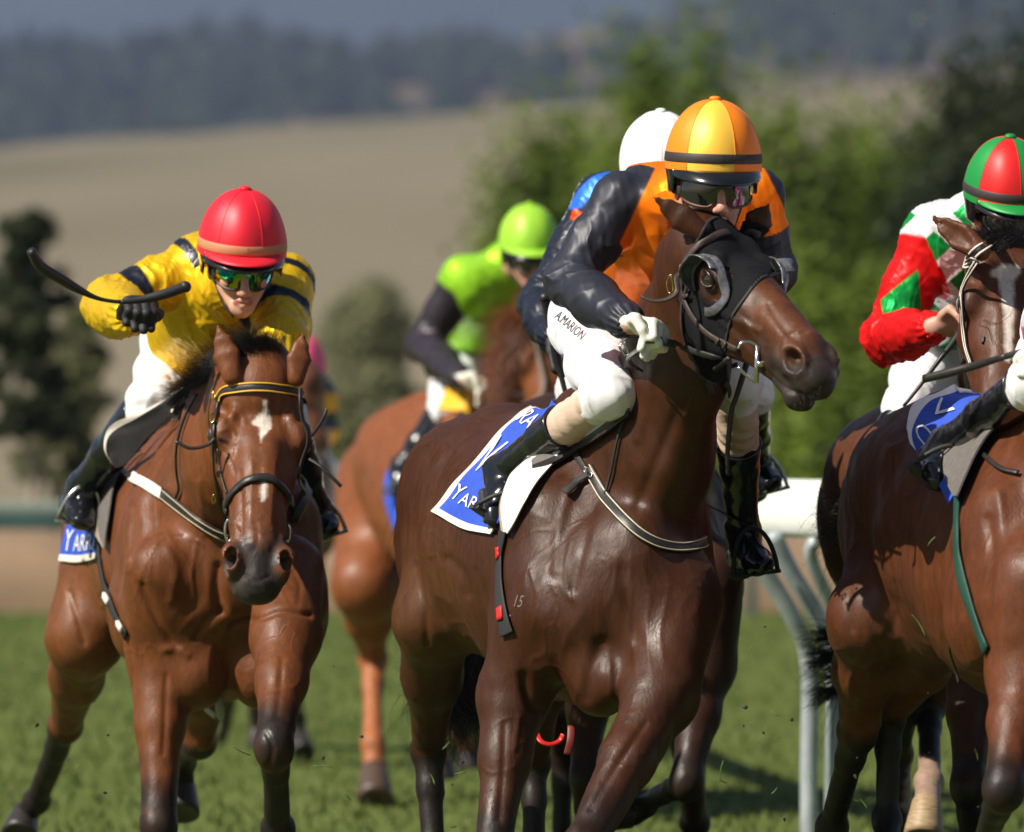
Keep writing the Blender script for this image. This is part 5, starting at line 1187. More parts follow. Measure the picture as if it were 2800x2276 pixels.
# ================================================================== tack
def piped(name, pts, wd, m, pm, parent, bv, th=.003, lift=.004, k=.86, pw=.0016, **kw):
    o = strap(name, pts, wd, m, parent, bv, th, lift, **kw)
    vs = [v.co+wloc(o) for v in o.data.vertices]; n = len(vs)//6
    for s, (i0, i1) in ((-1, (2, 3)), (1, (3, 2))):
        P = []; N = []
        for i in range(n):
            a, b = vs[i*6+i0], vs[i*6+i1]; c = a+(b-a)*(1-k)*.5; t = vs[min(i+1, n-1)*6+i0]-vs[max(i-1, 0)*6+i0]; nn = t.cross(b-a).normalized()
            q = vs[i*6]; P.append(c+(c-q).normalized()*.0012); N.append((vs[i*6+2]-vs[i*6+1])*.5+(vs[i*6+3]-vs[i*6+4])*.5)
        ribbon('piping', P, N, pw, .0014, pm, o)
    return o
def inpoly(px, poly):
    x, y = px[:, 0], px[:, 1]; r = np.zeros(len(px), bool); n = len(poly)
    for i in range(n):
        x1, y1 = poly[i]; x2, y2 = poly[(i+1) % n]
        c = (y1 > y) != (y2 > y); xi = (x2-x1)*(y-y1)/((y2-y1) if y2 != y1 else 1e-9)+x1; r ^= c & (x < xi)
    return r
def shell(name, Hs, inside, off, m, parent, near=None, rad=.5):
    """fabric skin lifted off a region of the body"""
    me = Hs['body'].data; o = wloc(Hs['body']); V = np.array([v.co+o for v in me.vertices]); N = np.array([v.normal for v in me.vertices]); ok = inside(V)
    F = [p.vertices[:] for p in me.polygons if all(ok[i] for i in p.vertices)]; used = sorted({i for f in F for i in f}); mp = {u: k for k, u in enumerate(used)}
    n = len(used); F2 = [tuple(mp[i] for i in f) for f in F]; Vn = V[used]+N[used]*off; 
    ec = {}
    for f in F2:
        for i in range(4): e = (f[i], f[(i+1) % 4]); ec[e] = 1
    rim = [(a, b) for a, b in ec if (b, a) not in ec]
    V2 = np.concatenate([Vn, V[used]-N[used]*.001]); F3 = F2+[(b, a, a+n, b+n) for a, b in rim]
    return mesh(name, V2, F3, m, parent)
def metal_loop(name, pts, r, m, parent, bv, lift=.010, Yg=19.6, close=False):
    P = []
    for p in cr([q[:2] for q in pts], 5):
        if len(pts[0]) > 2: P.append(W(p[0], p[1], pts[0][2]))
        else: a, n_ = hit(bv, p[0], p[1], Yg); P.append(a+n_*lift)
    return tube(name, P, r, m, parent, 8)
def free_strap(name, pts, wd, m, parent, face=(0, -1, .3), th=.002):
    P = [Vector(p) for p in cr([tuple(W(*q)) for q in pts], 6)]; N = []
    for i in range(len(P)):
        T = P[min(i+1, len(P)-1)]-P[max(i-1, 0)]; f = Vector(face); N.append(f-T*(f.dot(T)/T.length_squared))
    return ribbon(name, P, N, wd, th, m, parent)
# ---------------- main horse: hood, bridle
r = D['root']; bv = D['bv']; H = D['H']
poly = [(1941, 601), (1982, 590), (2035, 600), (2087, 612), (2125, 645), (2150, 665), (2185, 690), (2205, 762), (2215, 835), (2190, 835), (2166, 785), (2147, 758), (2125, 751), (2087, 758), (2057, 788), (2027, 830), (2005, 863), (1993, 901), (1986, 949), (1984, 987), (1988, 1045), (1956, 1052), (1930, 1040), (1907, 1020), (1889, 979), (1874, 923), (1866, 856), (1862, 781), (1874, 725), (1900, 669), (1915, 639), (1930, 612)]
P_h, a_h, n_h, s_h = np.array(H(0, 0, 0)), D['a'], D['n'], D['s']
def eyehole(V, rt=.088, rn=.062): 
    q = V-P_h; t = q@a_h-.305*D['HL']; n_ = q@n_h+.062; return (t/rt)**2+(n_/rn)**2 < 1
def hoodin(V):
    px = topx(V); q = V-P_h; return inpoly(px, poly) & (q@a_h < .60*D['HL']) & (V[:, 1] < 20.1) & ~(eyehole(V, .060, .046) & (np.abs(q@s_h) > .065))
hood = shell('hood', D, hoodin, .0045, M_hood, r)
hbv = bvh_of(D['body'], hood)
edge = [(2190, 835), (2166, 785), (2147, 758), (2125, 751), (2087, 758), (2057, 788), (2027, 830), (2005, 863), (1993, 901), (1986, 949), (1984, 987), (1988, 1045)]
strap('hood_binding', edge, .0042, M_web, hood, hbv, .0022, .003, n=5)
strap('hood_binding', [(1956, 1052), (1930, 1040), (1907, 1020), (1889, 979), (1874, 923), (1866, 856), (1864, 790)], .0042, M_web, hood, hbv, .0022, .003, n=5)
strap('hood_binding', [(1905, 665), (1918, 640), (1930, 618), (1945, 602), (1984, 590), (2035, 598)], .0042, M_web, hood, hbv, .0022, .003, n=5)
strap('seam', [(2058, 632), (2085, 680), (2110, 725), (2126, 748)], .0012, M_web, hood, hbv, .001, .002)
M_cup = mat('cup_leather', (.10, .10, .11), .27, noise=.4, nscale=60, bump=.5, bscale=60, bdist=.004, coat=.3)
for s in (-1, 1):
    base, outer, rim = [], [], []
    for k in range(33):
        ph = R(-70+k*(300/32)); t = .305+.128*math.cos(ph)*1.0*(.0875/.0875)*.95; nn = -.064+.070*math.sin(ph)
        p = Vector(H(t, s*.16, nn)); q, n_, _, _ = D['bv'].find_nearest(Vector(H(t, s*.10, nn))); base.append((q, n_, ph))
    for _ in range(3): base = [base[0]]+[((base[i-1][0]+base[i][0]*2+base[i+1][0])/4, (base[i-1][1]+base[i][1]*2+base[i+1][1]).normalized(), base[i][2]) for i in range(1, 32)]+[base[32]]
    # flat stitched ring
    P = [b[0]+b[1]*.009 for b in base]; ribbon('cup_ring', P, [b[1] for b in base], .0125, .003, M_cup, hood)
    # standing cup wall behind and under the eye
    V, F = [], []
    wl = [b for b in base if 62 <= math.degrees(b[2]) <= 232]; n = len(wl); S_ = Vector(s_h)*s
    for i, (q, n_, ph) in enumerate(wl):
        t = i/(n-1); hgt = .058*math.sin(math.pi*min(1, max(.12, t)))**.5 if t < .98 else .02
        for j, w_ in enumerate((0, .35, .7, 1)):
            cen = Vector(H(.305, s*.1, -.064)); inw = (cen-q).normalized(); d_ = (S_*.8+n_*.5+inw*(-.1+.35*w_)).normalized()
            for th in (0, .003): V.append(q+n_*.006+d_*hgt*w_+inw*th)
    for i in range(n-1):
        for j in range(3):
            A_ = (i*4+j)*2; B_ = ((i+1)*4+j)*2; F += [(A_, B_, B_+2, A_+2), (A_+1, A_+3, B_+3, B_+1)]
        A_ = (i*4+3)*2; B_ = ((i+1)*4+3)*2; F.append((A_, B_, B_+1, A_+1))
    mesh('cup', V, F, M_cup, hood)
br = strap('browband', [(1868, 738), (1880, 712), (1900, 687), (1930, 657), (1975, 640), (2031, 629), (2080, 639), (2118, 662), (2135, 690)], .0088, M_dleather, r, hbv, .004, .006, n=5)
strap('cheekpiece', [(1864, 745), (1868, 790), (1880, 830), (1900, 867), (1930, 904), (1975, 934), (2022, 955)], .0075, M_dleather, r, hbv, .0035, .007, n=5)
strap('cheekpiece', [(1872, 735), (1884, 775), (1878, 810), (1870, 850), (1872, 900), (1886, 960), (1910, 1015)], .0045, M_dleather, r, hbv, .0025, .008, n=5)
for (a_, b_) in (((1878, 812), (1892, 806)), ((1968, 940), (1976, 926)), ((1988, 950), (1996, 936))): strap('keeper', [a_, b_], .0045, M_dleather, r, hbv, .003, .012, n=3)
metal_loop('buckle', [(1846, 748), (1836, 770), (1842, 796), (1852, 788), (1850, 762), (1846, 748)], .0026, M_brass, r, hbv, .014)
metal_loop('buckle', [(1872, 722), (1880, 735), (1878, 752), (1868, 750), (1872, 722)], .0026, M_brass, r, hbv, .014)
free_strap('strap_end', [(1868, 742, 19.62), (1850, 760, 19.58), (1852, 796, 19.56), (1826, 818, 19.55), (1787, 823, 19.55), (1752, 809, 19.56)], [.007]*30+[.004], M_dleather, r, (.2, -.5, 1), .003)
strap('rein', [(1776, 925, 19.62), (1830, 938, 19.62), (1874, 949), (1925, 962), (1975, 974), (2018, 988)], .0105, M_reins, r, hbv, .003, .010, n=6)
strap('rein_loop', [(1776, 912, 19.61), (1777, 940, 19.61)], .012, M_reins, r, hbv, .004, .01, n=3)
strap('keeper', [(2004, 972), (2001, 996)], .006, M_reins, r, hbv, .004, .014, n=3)
# bit: D shaped ring, upright bar and mouthpiece
bY = hit(hbv, 2070, 1000)[0].y-.022
metal_loop('bit_ring', [(2072, 947, bY), (2050, 936), (2028, 938), (2018, 955)], .0042, M_steel, r, hbv)
metal_loop('bit_ring', [(2020, 1004, bY), (2035, 1022), (2066, 1046)], .0042, M_steel, r, hbv)
tube('bit_bar', [W(2072, 946, bY), W(2070, 1000, bY), W(2067, 1048, bY)], .0072, M_steel, r)
tube('mouthpiece', [W(2070, 996, bY), W(2086, 996, bY+.004), W(2104, 999, bY+.02)], [.0095, .008, .006], M_steel, r)
for x, y in ((1938, 1048), (1984, 1052)): strap('hood_strap', [(x-8, y-6), (x, y+8), (x+2, y+26)], .0085, M_web, hood, hbv, .003, .010, n=4)
# rein slack by the hand
free_strap('rein_slack', [(1748, 915, 19.7), (1715, 925, 19.72), (1694, 946, 19.72), (1712, 974, 19.72), (1738, 1002, 19.74), (1757, 1016, 19.8)], .0035, M_reins, r, (-.8, -.6, .2))
free_strap('rein_slack', [(1778, 945, 19.68), (1745, 958, 19.68), (1722, 975, 19.68), (1722, 992, 19.68), (1742, 1008, 19.7)], .0075, M_reins, r, (-.1, -.7, .7))
metal_loop('buckle', [(1694, 944, 19.70), (1704, 940), (1718, 966), (1708, 972), (1694, 944)], .0022, M_steel, r, hbv)
# breastplate
strap('strap', [(1545, 1200), (1575, 1242), (1610, 1296)], .0085, M_leather, r, bv, .0025, .006)
piped('breastplate', [(1612, 1282), (1630, 1315), (1658, 1364), (1708, 1422), (1769, 1473), (1841, 1498), (1903, 1494), (1962, 1455), (1985, 1420)], .0155, M_leather, M_pipe, r, bv, .0035, .006, n=7)
strap('strap', [(1972, 1445), (1976, 1390), (1972, 1330), (1974, 1260)], .006, M_leather, r, bv, .003, .008)
strap('neck_cord', [(1733, 1100), (1705, 1170), (1690, 1225), (1676, 1300), (1660, 1356)], .0035, M_web, r, bv, .003, .009)
strap('strap_end', [(1618, 1302), (1590, 1320), (1565, 1338), (1548, 1356)], .0095, M_web, r, bv, .003, .016)
metal_loop('buckle', [(1606, 1280), (1612, 1296), (1622, 1310), (1628, 1300), (1618, 1284), (1606, 1280)], .002, M_steel, r, bv, .012)
# saddle cloth with its lettering, saddle pad, flap, girth
edge_u = lambda u, v: 1 if (v < .075 or u > .955) else 0
cl, sC = patch('saddle_cloth', [[(1500, 1092), (1420, 1141), (1372, 1189), (1293, 1277), (1238, 1340), (1188, 1400)], [(1550, 1128), (1472, 1176), (1414, 1232), (1352, 1308), (1312, 1370), (1270, 1446)], [(1600, 1165), (1525, 1212), (1455, 1275), (1410, 1340), (1388, 1400), (1352, 1464)]],
    [M_blue, M_cream], r, bv, 48, 40, .012, .004, Yg=21.0, wave=.0025, wf=11, mi=edge_u)
def placer(s, u0, v0, du, dv, flip=1): return lambda x, y: s(u0-dv*y, v0+du*x)
def on_cloth(s, text, u0, v0, hx, hy, **k): return letters('lettering', text, M_wprint, cl_, lambda x, y: s(u0-y*hy, v0+x*hx), 1.0, .0035, base=None)
cl_ = cl
on_cloth(sC, 'Y', .86, .10, .28, .17); on_cloth(sC, 'ARRA', .87, .30, .22, .125)
on_cloth(sC, 'V', .62, .08, .46, .32); on_cloth(sC, 'ALLEY', .62, .42, .30, .22); on_cloth(sC, 'RACING', .24, .10, .26, .17)
patch('saddle_pad', [[(1728, 1080), (1650, 1125), (1570, 1170), (1500, 1215), (1470, 1250)], [(1730, 1112), (1660, 1160), (1570, 1210), (1500, 1252), (1462, 1280)]], M_white, r, bv, 30, 8, .020, .006, Yg=20.6, wave=.002)
patch('saddle', [[(1732, 1104), (1655, 1155), (1575, 1205), (1500, 1248), (1468, 1272)], [(1735, 1138), (1665, 1190), (1580, 1245), (1520, 1282), (1468, 1298)]], [M_grey, M_leather], r, bv, 30, 8, .022, .010, Yg=20.6, mi=lambda u, v: 1 if v > .55 else 0)
strap('stripe', [(1722, 1122), (1660, 1168), (1600, 1208), (1570, 1226)], .005, mat('pale_trim', (.45, .5, .55), .4), r, bv, .002, .026)
fl, _ = patch('saddle_flap', [[(1546, 1200), (1500, 1198), (1455, 1210), (1419, 1243), (1391, 1306), (1382, 1385), (1393, 1455)], [(1560, 1208), (1552, 1236), (1530, 1266), (1500, 1302), (1466, 1352), (1434, 1405), (1404, 1462)]],
    [M_white, M_tan], r, bv, 40, 14, .022, .004, Yg=20.8, wave=.0035, wf=8, mi=lambda u, v: 1 if v < .2 else 0)
gi = strap('girth', [(1384, 1440), (1374, 1500), (1370, 1575), (1374, 1650), (1384, 1705), (1392, 1735)], .024, M_web, r, bv, .003, .008)
for x, y in ((1373, 1511), (1377, 1678)): strap('buckle', [(x, y-15), (x+1, y+17)], .0135, M_red, gi, bv, .004, .013, n=4)
free_strap('girth_end', [(1468, 2008, 20.5), (1480, 2028, 20.48), (1505, 2036, 20.48), (1530, 2026, 20.5), (1540, 2008, 20.5)], .007, M_red, r, (0, -.6, .8), .003)
free_strap('girth_end', [(1562, 1985, 20.5), (1560, 2025, 20.48), (1551, 2064, 20.48)], .010, mat('maroon_strap', (.16, .02, .015), .5), r, (0, -1, 0), .003)
M_brand = mat('brand_mark', (.16, .12, .10), .7)
for tx, x0, y0 in (('15', 1400, 1658), ('5', 1378, 1712)):
    letters('brand_mark', tx, M_brand, D['body'], lambda x, y: hit(bv, x0+x*34+y*14, y0-y*46+x*4), 1.0, .0012, xscale=.8)
# ---------------- left bay
r = A['root']; bv = A['bv']; YG0[0] = 21.6
piped('browband', [(600, 1100), (606, 1082), (624, 1068), (670, 1060), (719, 1059), (770, 1064), (808, 1073), (830, 1086), (838, 1104)], .0125, M_leather, M_ypipe, r, bv, .004, .005, n=5, k=1.05, pw=.0022)
strap('noseband', [(626, 1400), (622, 1378), (644, 1345), (675, 1318), (708, 1309), (742, 1312), (775, 1343), (793, 1376), (793, 1400)], .0115, M_leather, r, bv, .006, .006, n=6)
strap('cheekpiece', [(602, 1098), (590, 1150), (588, 1210), (592, 1280), (596, 1330), (604, 1375), (622, 1425)], .0055, M_leather, r, bv, .003, .008, n=5, Yg=21.45)
strap('cheekpiece', [(598, 1225), (606, 1280), (615, 1320), (626, 1352)], .003, M_leather, r, bv, .003, .006, n=5, Yg=21.45)
strap('cheekpiece', [(838, 1100), (852, 1190), (845, 1280), (832, 1340), (812, 1390), (792, 1424)], .0075, M_leather, r, bv, .003, .008, n=5, Yg=21.45)
metal_loop('bit_ring', [(624, 1420, 21.33), (634, 1440), (634, 1470), (624, 1482), (616, 1462), (617, 1436), (624, 1420)], .0042, M_steel, r, bv)
metal_loop('bit_ring', [(788, 1435, 21.33), (794, 1450), (790, 1478), (782, 1480)], .0042, M_steel, r, bv)
metal_loop('ring', [(622, 1482, 21.40), (640, 1480), (642, 1494), (626, 1500), (622, 1482)], .003, M_steel, r, bv)
for p in ((594, 1085), (588, 1150), (589, 1358)): metal_loop('buckle', [(p[0], p[1]-12), (p[0]+5, p[1]), (p[0], p[1]+12), (p[0]-4, p[1]), (p[0], p[1]-12)], .0022, M_brass, r, bv, .013, 21.45)
free_strap('strap_end', [(852, 1192, 21.45), (868, 1170, 21.43), (884, 1142, 21.42), (893, 1118, 21.42)], .0045, M_leather, r, (-.5, -.8, 0), .003)
free_strap('strap_end', [(845, 1255, 21.45), (876, 1275, 21.43), (905, 1302, 21.42), (933, 1331, 21.42)], .0048, M_leather, r, (.5, -.8, .5), .003)
free_strap('strap_end', [(588, 1198, 21.40), (565, 1218, 21.39), (520, 1226, 21.38), (480, 1207, 21.38)], .0045, M_leather, r, (0, -.8, .6), .003)
strap('rein', [(548, 1080), (515, 1140), (493, 1217), (492, 1291), (498, 1335), (488, 1362)], .0042, M_leather, r, bv, .004, .010)
HMIN[0] = 22.1
strap('rein', [(796, 1420), (830, 1345), (862, 1250), (870, 1200)], .008, M_leather, r, bv, .004, .012, Yg=22.3)
HMIN[0] = 0
strap('strap', [(330, 1285), (352, 1300), (378, 1318)], .008, M_leather, r, bv, .004, .012)
strap('breastplate', [(366, 1306), (400, 1328), (462, 1358)], .0155, M_white, r, bv, .004, .010)
piped('breastplate', [(452, 1350), (519, 1400), (578, 1440), (628, 1466)], .0165, M_leather, M_pipe, r, bv, .004, .012, k=.9, pw=.001)
HMIN[0] = 22.1
piped('breastplate', [(800, 1424), (826, 1372), (850, 1310), (872, 1250)], .0165, M_leather, M_ypipe, r, bv, .004, .008, k=.9, pw=.001, Yg=22.3)
HMIN[0] = 21.9
patch('saddle_flap', [[(600, 1038), (500, 1073), (428, 1117), (381, 1143), (330, 1162), (303, 1190), (299, 1235), (318, 1275)], [(604, 1052), (505, 1118), (471, 1150), (411, 1210), (375, 1258), (352, 1276), (338, 1284), (330, 1286)]],
    [M_rubber, M_white], r, bv, 44, 20, .030, .005, Yg=22.45, mi=lambda u, v: 1 if v < .14 else 0, wave=.002, keep=.085)
strap('saddle_strip', [(500, 1130), (470, 1160), (411, 1225), (372, 1272)], .006, M_cream, r, bv, .004, .03)
patch('saddle_flap', [[(336, 1292), (286, 1318), (262, 1362), (260, 1402), (273, 1454), (300, 1500)], [(342, 1300), (325, 1345), (318, 1389), (312, 1430), (306, 1470), (304, 1500)]], [M_tan, M_grey], r, bv, 30, 10, .022, .004, Yg=22.55, mi=lambda u, v: 1 if v > .45 else 0)
HMIN[0] = 0
cl_, sA = patch('saddle_cloth', [[(310, 1285), (245, 1345), (200, 1415), (183, 1470), (169, 1535)], [(325, 1288), (270, 1350), (240, 1415), (222, 1470), (215, 1538)], [(340, 1290), (305, 1350), (285, 1415), (272, 1470), (268, 1528)]], [M_blue, M_cream], r, bv, 44, 20, .012, .004, Yg=23.15, mi=lambda u, v: 1 if u > .93 else 0)
on_cloth(sA, 'Y', .89, .10, .42, .33); on_cloth(sA, 'ARRA', .89, .42, .28, .25)
gi = strap('girth', [(272, 1430), (276, 1518), (290, 1600), (316, 1674), (350, 1738)], .0185, M_web, r, bv, .003, .008, Yg=22.55)
for x, y in ((303, 1638), (340, 1712)): strap('buckle', [(x-6, y-8), (x+4, y+8)], .010, M_white, gi, bv, .007, .013, n=3, Yg=22.55)
free_strap('girth_end', [(600, 1870, 22.30), (600, 1925, 22.28), (605, 1972, 22.29)], [.013]*11+[.010, .003], mat('pale_strap', (.35, .36, .33), .5), r, (0, -1, .1), .003)
free_strap('girth_end', [(585, 1872, 22.35), (564, 1900, 22.33), (560, 1932, 22.33), (590, 1960, 22.31)], .009, MATS['pale_strap'], r, (-.8, -.6, .2), .003)
# ---------------- centre chestnut
r = Cc['root']; bv = Cc['bv']; YG0[0] = 20.5
strap('saddle_cloth', [(1095, 1250), (1070, 1320), (1085, 1400), (1110, 1450)], .05, M_blue, r, bv, .004, .012, Yg=31)
patch('saddle_flap', [[(1240, 1200), (1190, 1215), (1160, 1260), (1150, 1320)], [(1250, 1215), (1215, 1260), (1190, 1310), (1160, 1340)]], [M_white, M_tan], r, bv, 16, 8, .03, .005, Yg=30.6, mi=lambda u, v: 1 if v < .2 else 0)
patch('saddle_pad', [[(1248, 1092), (1300, 1085), (1345, 1092)], [(1240, 1160), (1290, 1152), (1330, 1150)]], mat('yellow_pad', (.75, .42, .02), .6), r, bv, 10, 8, .09, .012, Yg=30.3)
strap('bridle', [(1462, 890), (1468, 960), (1490, 1040), (1480, 1090), (1440, 1110)], .009, mat('worn_leather', (.16, .12, .09), .5), r, bv, .004, .02, Yg=29.4)
strap('browband', [(1458, 890), (1495, 885), (1530, 890)], .010, M_leather, r, bv, .004, .01, Yg=29.4)
strap('rein', [(1490, 1080, 29.2), (1420, 1080, 29.3), (1340, 1062, 29.5)], .008, M_leather, r, bv, .004, .01, Yg=29.4)
strap('girth', [(1190, 1330), (1180, 1420), (1195, 1520)], .03, M_web, r, bv, .004, .012, Yg=30.6)
# ---------------- right, behind
r = Fh['root']; bv = Fh['bv']
piped('browband', [(2630, 775), (2640, 735), (2668, 690), (2721, 668), (2797, 664), (2860, 690), (2885, 740)], .012, M_leather, M_cream, r, bv, .004, .006, k=1.0, pw=.0026, Yg=20.50)
piped('cheekpiece', [(2634, 770), (2638, 830), (2645, 930), (2666, 1000)], .005, M_leather, M_cream, r, bv, .003, .008, k=1.0, pw=.0018, Yg=20.50)
strap('rein', [(2668, 1000), (2640, 1010, 21.00), (2615, 900, 21.20)], .008, M_leather, r, bv, .003, .008, Yg=20.70)
strap('rein', [(2690, 930), (2655, 960, 20.70), (2625, 1020, 21.10), (2640, 1090, 21.30)], .010, M_leather, r, bv, .003, .008, Yg=20.70)
# ---------------- right, front
r = G['root']; bv = G['bv']
cl_, sG = patch('saddle_cloth', [[(2700, 1035), (2600, 1070), (2540, 1095), (2495, 1130), (2485, 1180), (2500, 1225)], [(2760, 1080), (2680, 1120), (2620, 1160), (2590, 1200), (2570, 1260), (2560, 1300)], [(2790, 1110), (2720, 1160), (2680, 1220), (2650, 1290), (2630, 1340), (2610, 1385)]], [M_blue, M_wprint], r, bv, 40, 20, .014, .004, Yg=20.10, mi=lambda u, v: 1 if v < .09 else 0, wave=.004)
on_cloth(sG, 'C', .80, .14, .34, .20); on_cloth(sG, 'V', .50, .14, .4, .24)
patch('saddle_flap', [[(2830, 1080), (2740, 1118), (2650, 1165), (2612, 1225), (2608, 1310), (2640, 1372)], [(2840, 1110), (2790, 1150), (2730, 1205), (2695, 1260), (2668, 1320), (2645, 1374)]], [M_grey, M_white], r, bv, 36, 14, .034, .005, Yg=19.80, mi=lambda u, v: 1 if v < .07 and u < .6 else 0)
strap('girth', [(2626, 1345), (2622, 1479), (2633, 1572), (2664, 1671), (2703, 1780)], .0185, M_greenw, r, bv, .004, .008)
strap('strap', [(2700, 1250), (2740, 1290), (2790, 1300)], .006, M_leather, r, bv, .003, .012)
free_strap('strap_end', [(2632, 1722, 19.50), (2605, 1735, 19.45), (2596, 1775, 19.45), (2612, 1830, 19.50), (2622, 1868, 19.50)], .004, M_leather, r, (-.8, -.6, 0), .003)
# ---------------- hidden horse behind the leader
r = Eh['root']; bv = Eh['bv']
patch('saddle_flap', [[(2050, 1195), (2085, 1190), (2105, 1225), (2108, 1275), (2085, 1330)], [(2046, 1215), (2052, 1240), (2058, 1280), (2062, 1310), (2066, 1335)]], [M_tan, M_white], r, bv, 20, 8, .03, .005, Yg=22.5, mi=lambda u, v: 1 if .45 < v < .75 else 0)
# ================================================================== stirrups
def stirrup(parent, J, s, m=M_rubber, r_=.0065, k=1.0):
    an, to, he = J['T']['an'+s], J['T']['to'+s], J['T']['he'+s]; u = unit(to-he); up = unit(an-he-u*((an-he)@u)); sv = np.cross(u, up); c0 = he+u*np.linalg.norm(to-he)*.62-up*.016
    P = [c0+sv*(.062*math.cos(t))*k+up*((.125 if math.sin(t) > 0 else .0)*math.sin(t) if math.sin(t) > 0 else 0)*k for t in np.linspace(0, math.pi, 17)]
    tube('stirrup', P, r_, m, parent, 8); bar('stirrup_tread', c0+sv*.064*k, c0-sv*.064*k, .045, .010, m, parent)
    top = P[8]; strap_top = top+np.array([0, 0, 1])*.0
    return top
for J, Hs, mm in ((JD, D, M_rubber), (JA, A, M_steel), (JG, G, M_rubber), (JF, Fh, M_steel), (JE, Eh, M_steel), (JC, Cc, M_steel)):
    for s in 'lr':
        top = stirrup(Hs['root'], J, s, mm); q, n_, _, _ = Hs['bv'].find_nearest(Vector(top)+Vector((0, 0, .32)))
        P = [Vector(top), (Vector(top)+q)/2+n_*.01, q+n_*.012]; ribbon('stirrup_leather', P, [n_]*3, .011, .002, M_leather, Hs['root'])
# ================================================================== whips
def whip(label, pts, rs, cols=M_leather):
    P = cr([tuple(W(*p)) for p in pts], 6); rr = cr([(x,) for x in rs], 6); root = thing('whip', P[0], label, 'whip', 'riding whips')
    n = len(P); k = int(n*.62); tube('shaft', P[:k+1], [float(x[0]) for x in rr[:k+1]], M_leather, root, 8); tube('handle', P[k:], [float(x[0]) for x in rr[k:]], M_rubber, root, 10)
    q = P[-1]; c_ = Clay(.003); c_.ball(q, float(rr[-1][0])*1.15, .001); v, f_ = c_.build(1); mesh('end_cap', v, f_, M_leather, root)
    return root
whip('black whip raised by the yellow jockey, its flap end bent upwards', [(84, 684, 21.30), (111, 728, 21.33), (165, 762, 21.37), (214, 791, 21.40), (267, 816, 21.43), (329, 826, 21.45), (383, 820, 21.47), (445, 806, 21.48), (507, 785, 21.50)], [.013, .016, .016, .012, .0065, .006, .0105, .0145, .0145])
whip('thick black whip held across the rump of the right hand horse', [(2528, 1036, 19.40), (2600, 1018, 19.35), (2670, 999, 19.30), (2740, 978, 19.20), (2810, 958, 19.12), (2860, 944, 19.05)], [.0115, .0125, .011, .0085, .0085, .011])
whip('black whip pointing down from the hand of the green and red jockey', [(2470, 1112, 21.10), (2520, 1050, 21.10), (2569, 984, 21.10), (2600, 945, 21.12), (2632, 900, 21.15)], [.005, .0055, .007, .008, .010])
whip('black studded whip held upright in a black glove', [(1560, 1130, 21.8), (1540, 1050, 21.8), (1523, 985, 21.8), (1512, 915, 21.78), (1502, 870, 21.78), (1490, 815, 21.76)], [.006, .008, .0125, .0125, .0125, .0135])
whip('slim black whip hanging beside the neck of the leading horse', [(1990, 1300, 19.9), (1990, 1226, 19.88), (2001, 1123, 19.86), (2012, 1090, 19.85), (2024, 1052, 19.84), (2040, 1000, 19.84)], [.006, .0065, .007, .007, .0075, .008])
# ================================================================== manes, forelocks, tails
def rnd(rs, a): return Vector((rs.uniform(-a, a), rs.uniform(-a, a), rs.uniform(-a, a)))
def tuft(name, parent, roots, d, L_, n, seed, m=M_hair, r=.0011, spread=.25, curl=.4, grav=.3, seg=8, jit=.01, wind=(0, 0, 0)):
    rs = random.Random(seed); Rr, Dd, LL = [], [], []
    P = [Vector(W(*p)) for p in roots]
    for i in range(n):
        t = rs.random()*(len(P)-1); k = min(int(t), len(P)-2); p = P[k].lerp(P[k+1], t-k) if len(P) > 1 else P[0]
        Rr.append(p+rnd(rs, jit)); Dd.append(Vector(d).normalized()+rnd(rs, spread)); LL.append(L_*rs.uniform(.55, 1.15))
    return strands(name, Rr, Dd, LL, m, parent, r, seed, seg, curl, grav, 3, wind=wind)
tuft('forelock', A['root'], [(700, 1000, 21.52), (748, 1000, 21.52)], (.05, -.6, -.5), .080, 1100, 1, r=.0008, spread=.22, grav=1.4, curl=.15, jit=.011)
tuft('forelock', A['root'], [(690, 1000, 21.55), (760, 1010, 21.55)], (-.35, -.1, .85), .125, 2600, 2, r=.0008, spread=.28, curl=.5, grav=.8, jit=.016)
tuft('mane', A['root'], [(700, 985, 21.60), (640, 1010, 21.70), (600, 1060, 21.85), (560, 1090, 22.00)], (-.6, -.1, .55), .12, 2600, 3, r=.0008, spread=.28, curl=.6, grav=1.0, jit=.02)
tuft('mane', A['root'], [(600, 1060, 21.85), (555, 1090, 22.00), (520, 1090, 22.15)], (-.8, -.1, .0), .10, 1500, 4, r=.0008, spread=.28, curl=.7, grav=.9, jit=.02)
tuft('mane', Cc['root'], [(1475, 860, 29.3), (1465, 940, 29.35), (1450, 1020, 29.5), (1430, 1100, 29.7)], (-.8, -.25, -.15), .22, 4200, 5, M_chair, .0013, .30, .7, .6, jit=.03)
tuft('mane', Cc['root'], [(1480, 830, 29.2), (1500, 850, 29.15)], (-.6, -.3, .5), .12, 900, 6, M_chair, .0016, .5, jit=.02)
tuft('forelock', Fh['root'], [(2690, 668, 20.60), (2800, 655, 20.60)], (-.4, -.1, .35), .065, 2000, 7, r=.0009, spread=.4, curl=.6, grav=.9, jit=.02)
tuft('forelock', D['root'], [(1945, 604, 19.72), (1975, 600, 19.72)], (-.6, -.2, .5), .03, 40, 8, r=.0006, spread=.6)
tuft('mane', D['root'], [(1975, 640, 19.95), (1960, 780, 20.1), (1930, 930, 20.25), (1880, 1060, 20.4)], (.5, .6, .1), .12, 1200, 28, spread=.4, grav=.6, jit=.015)
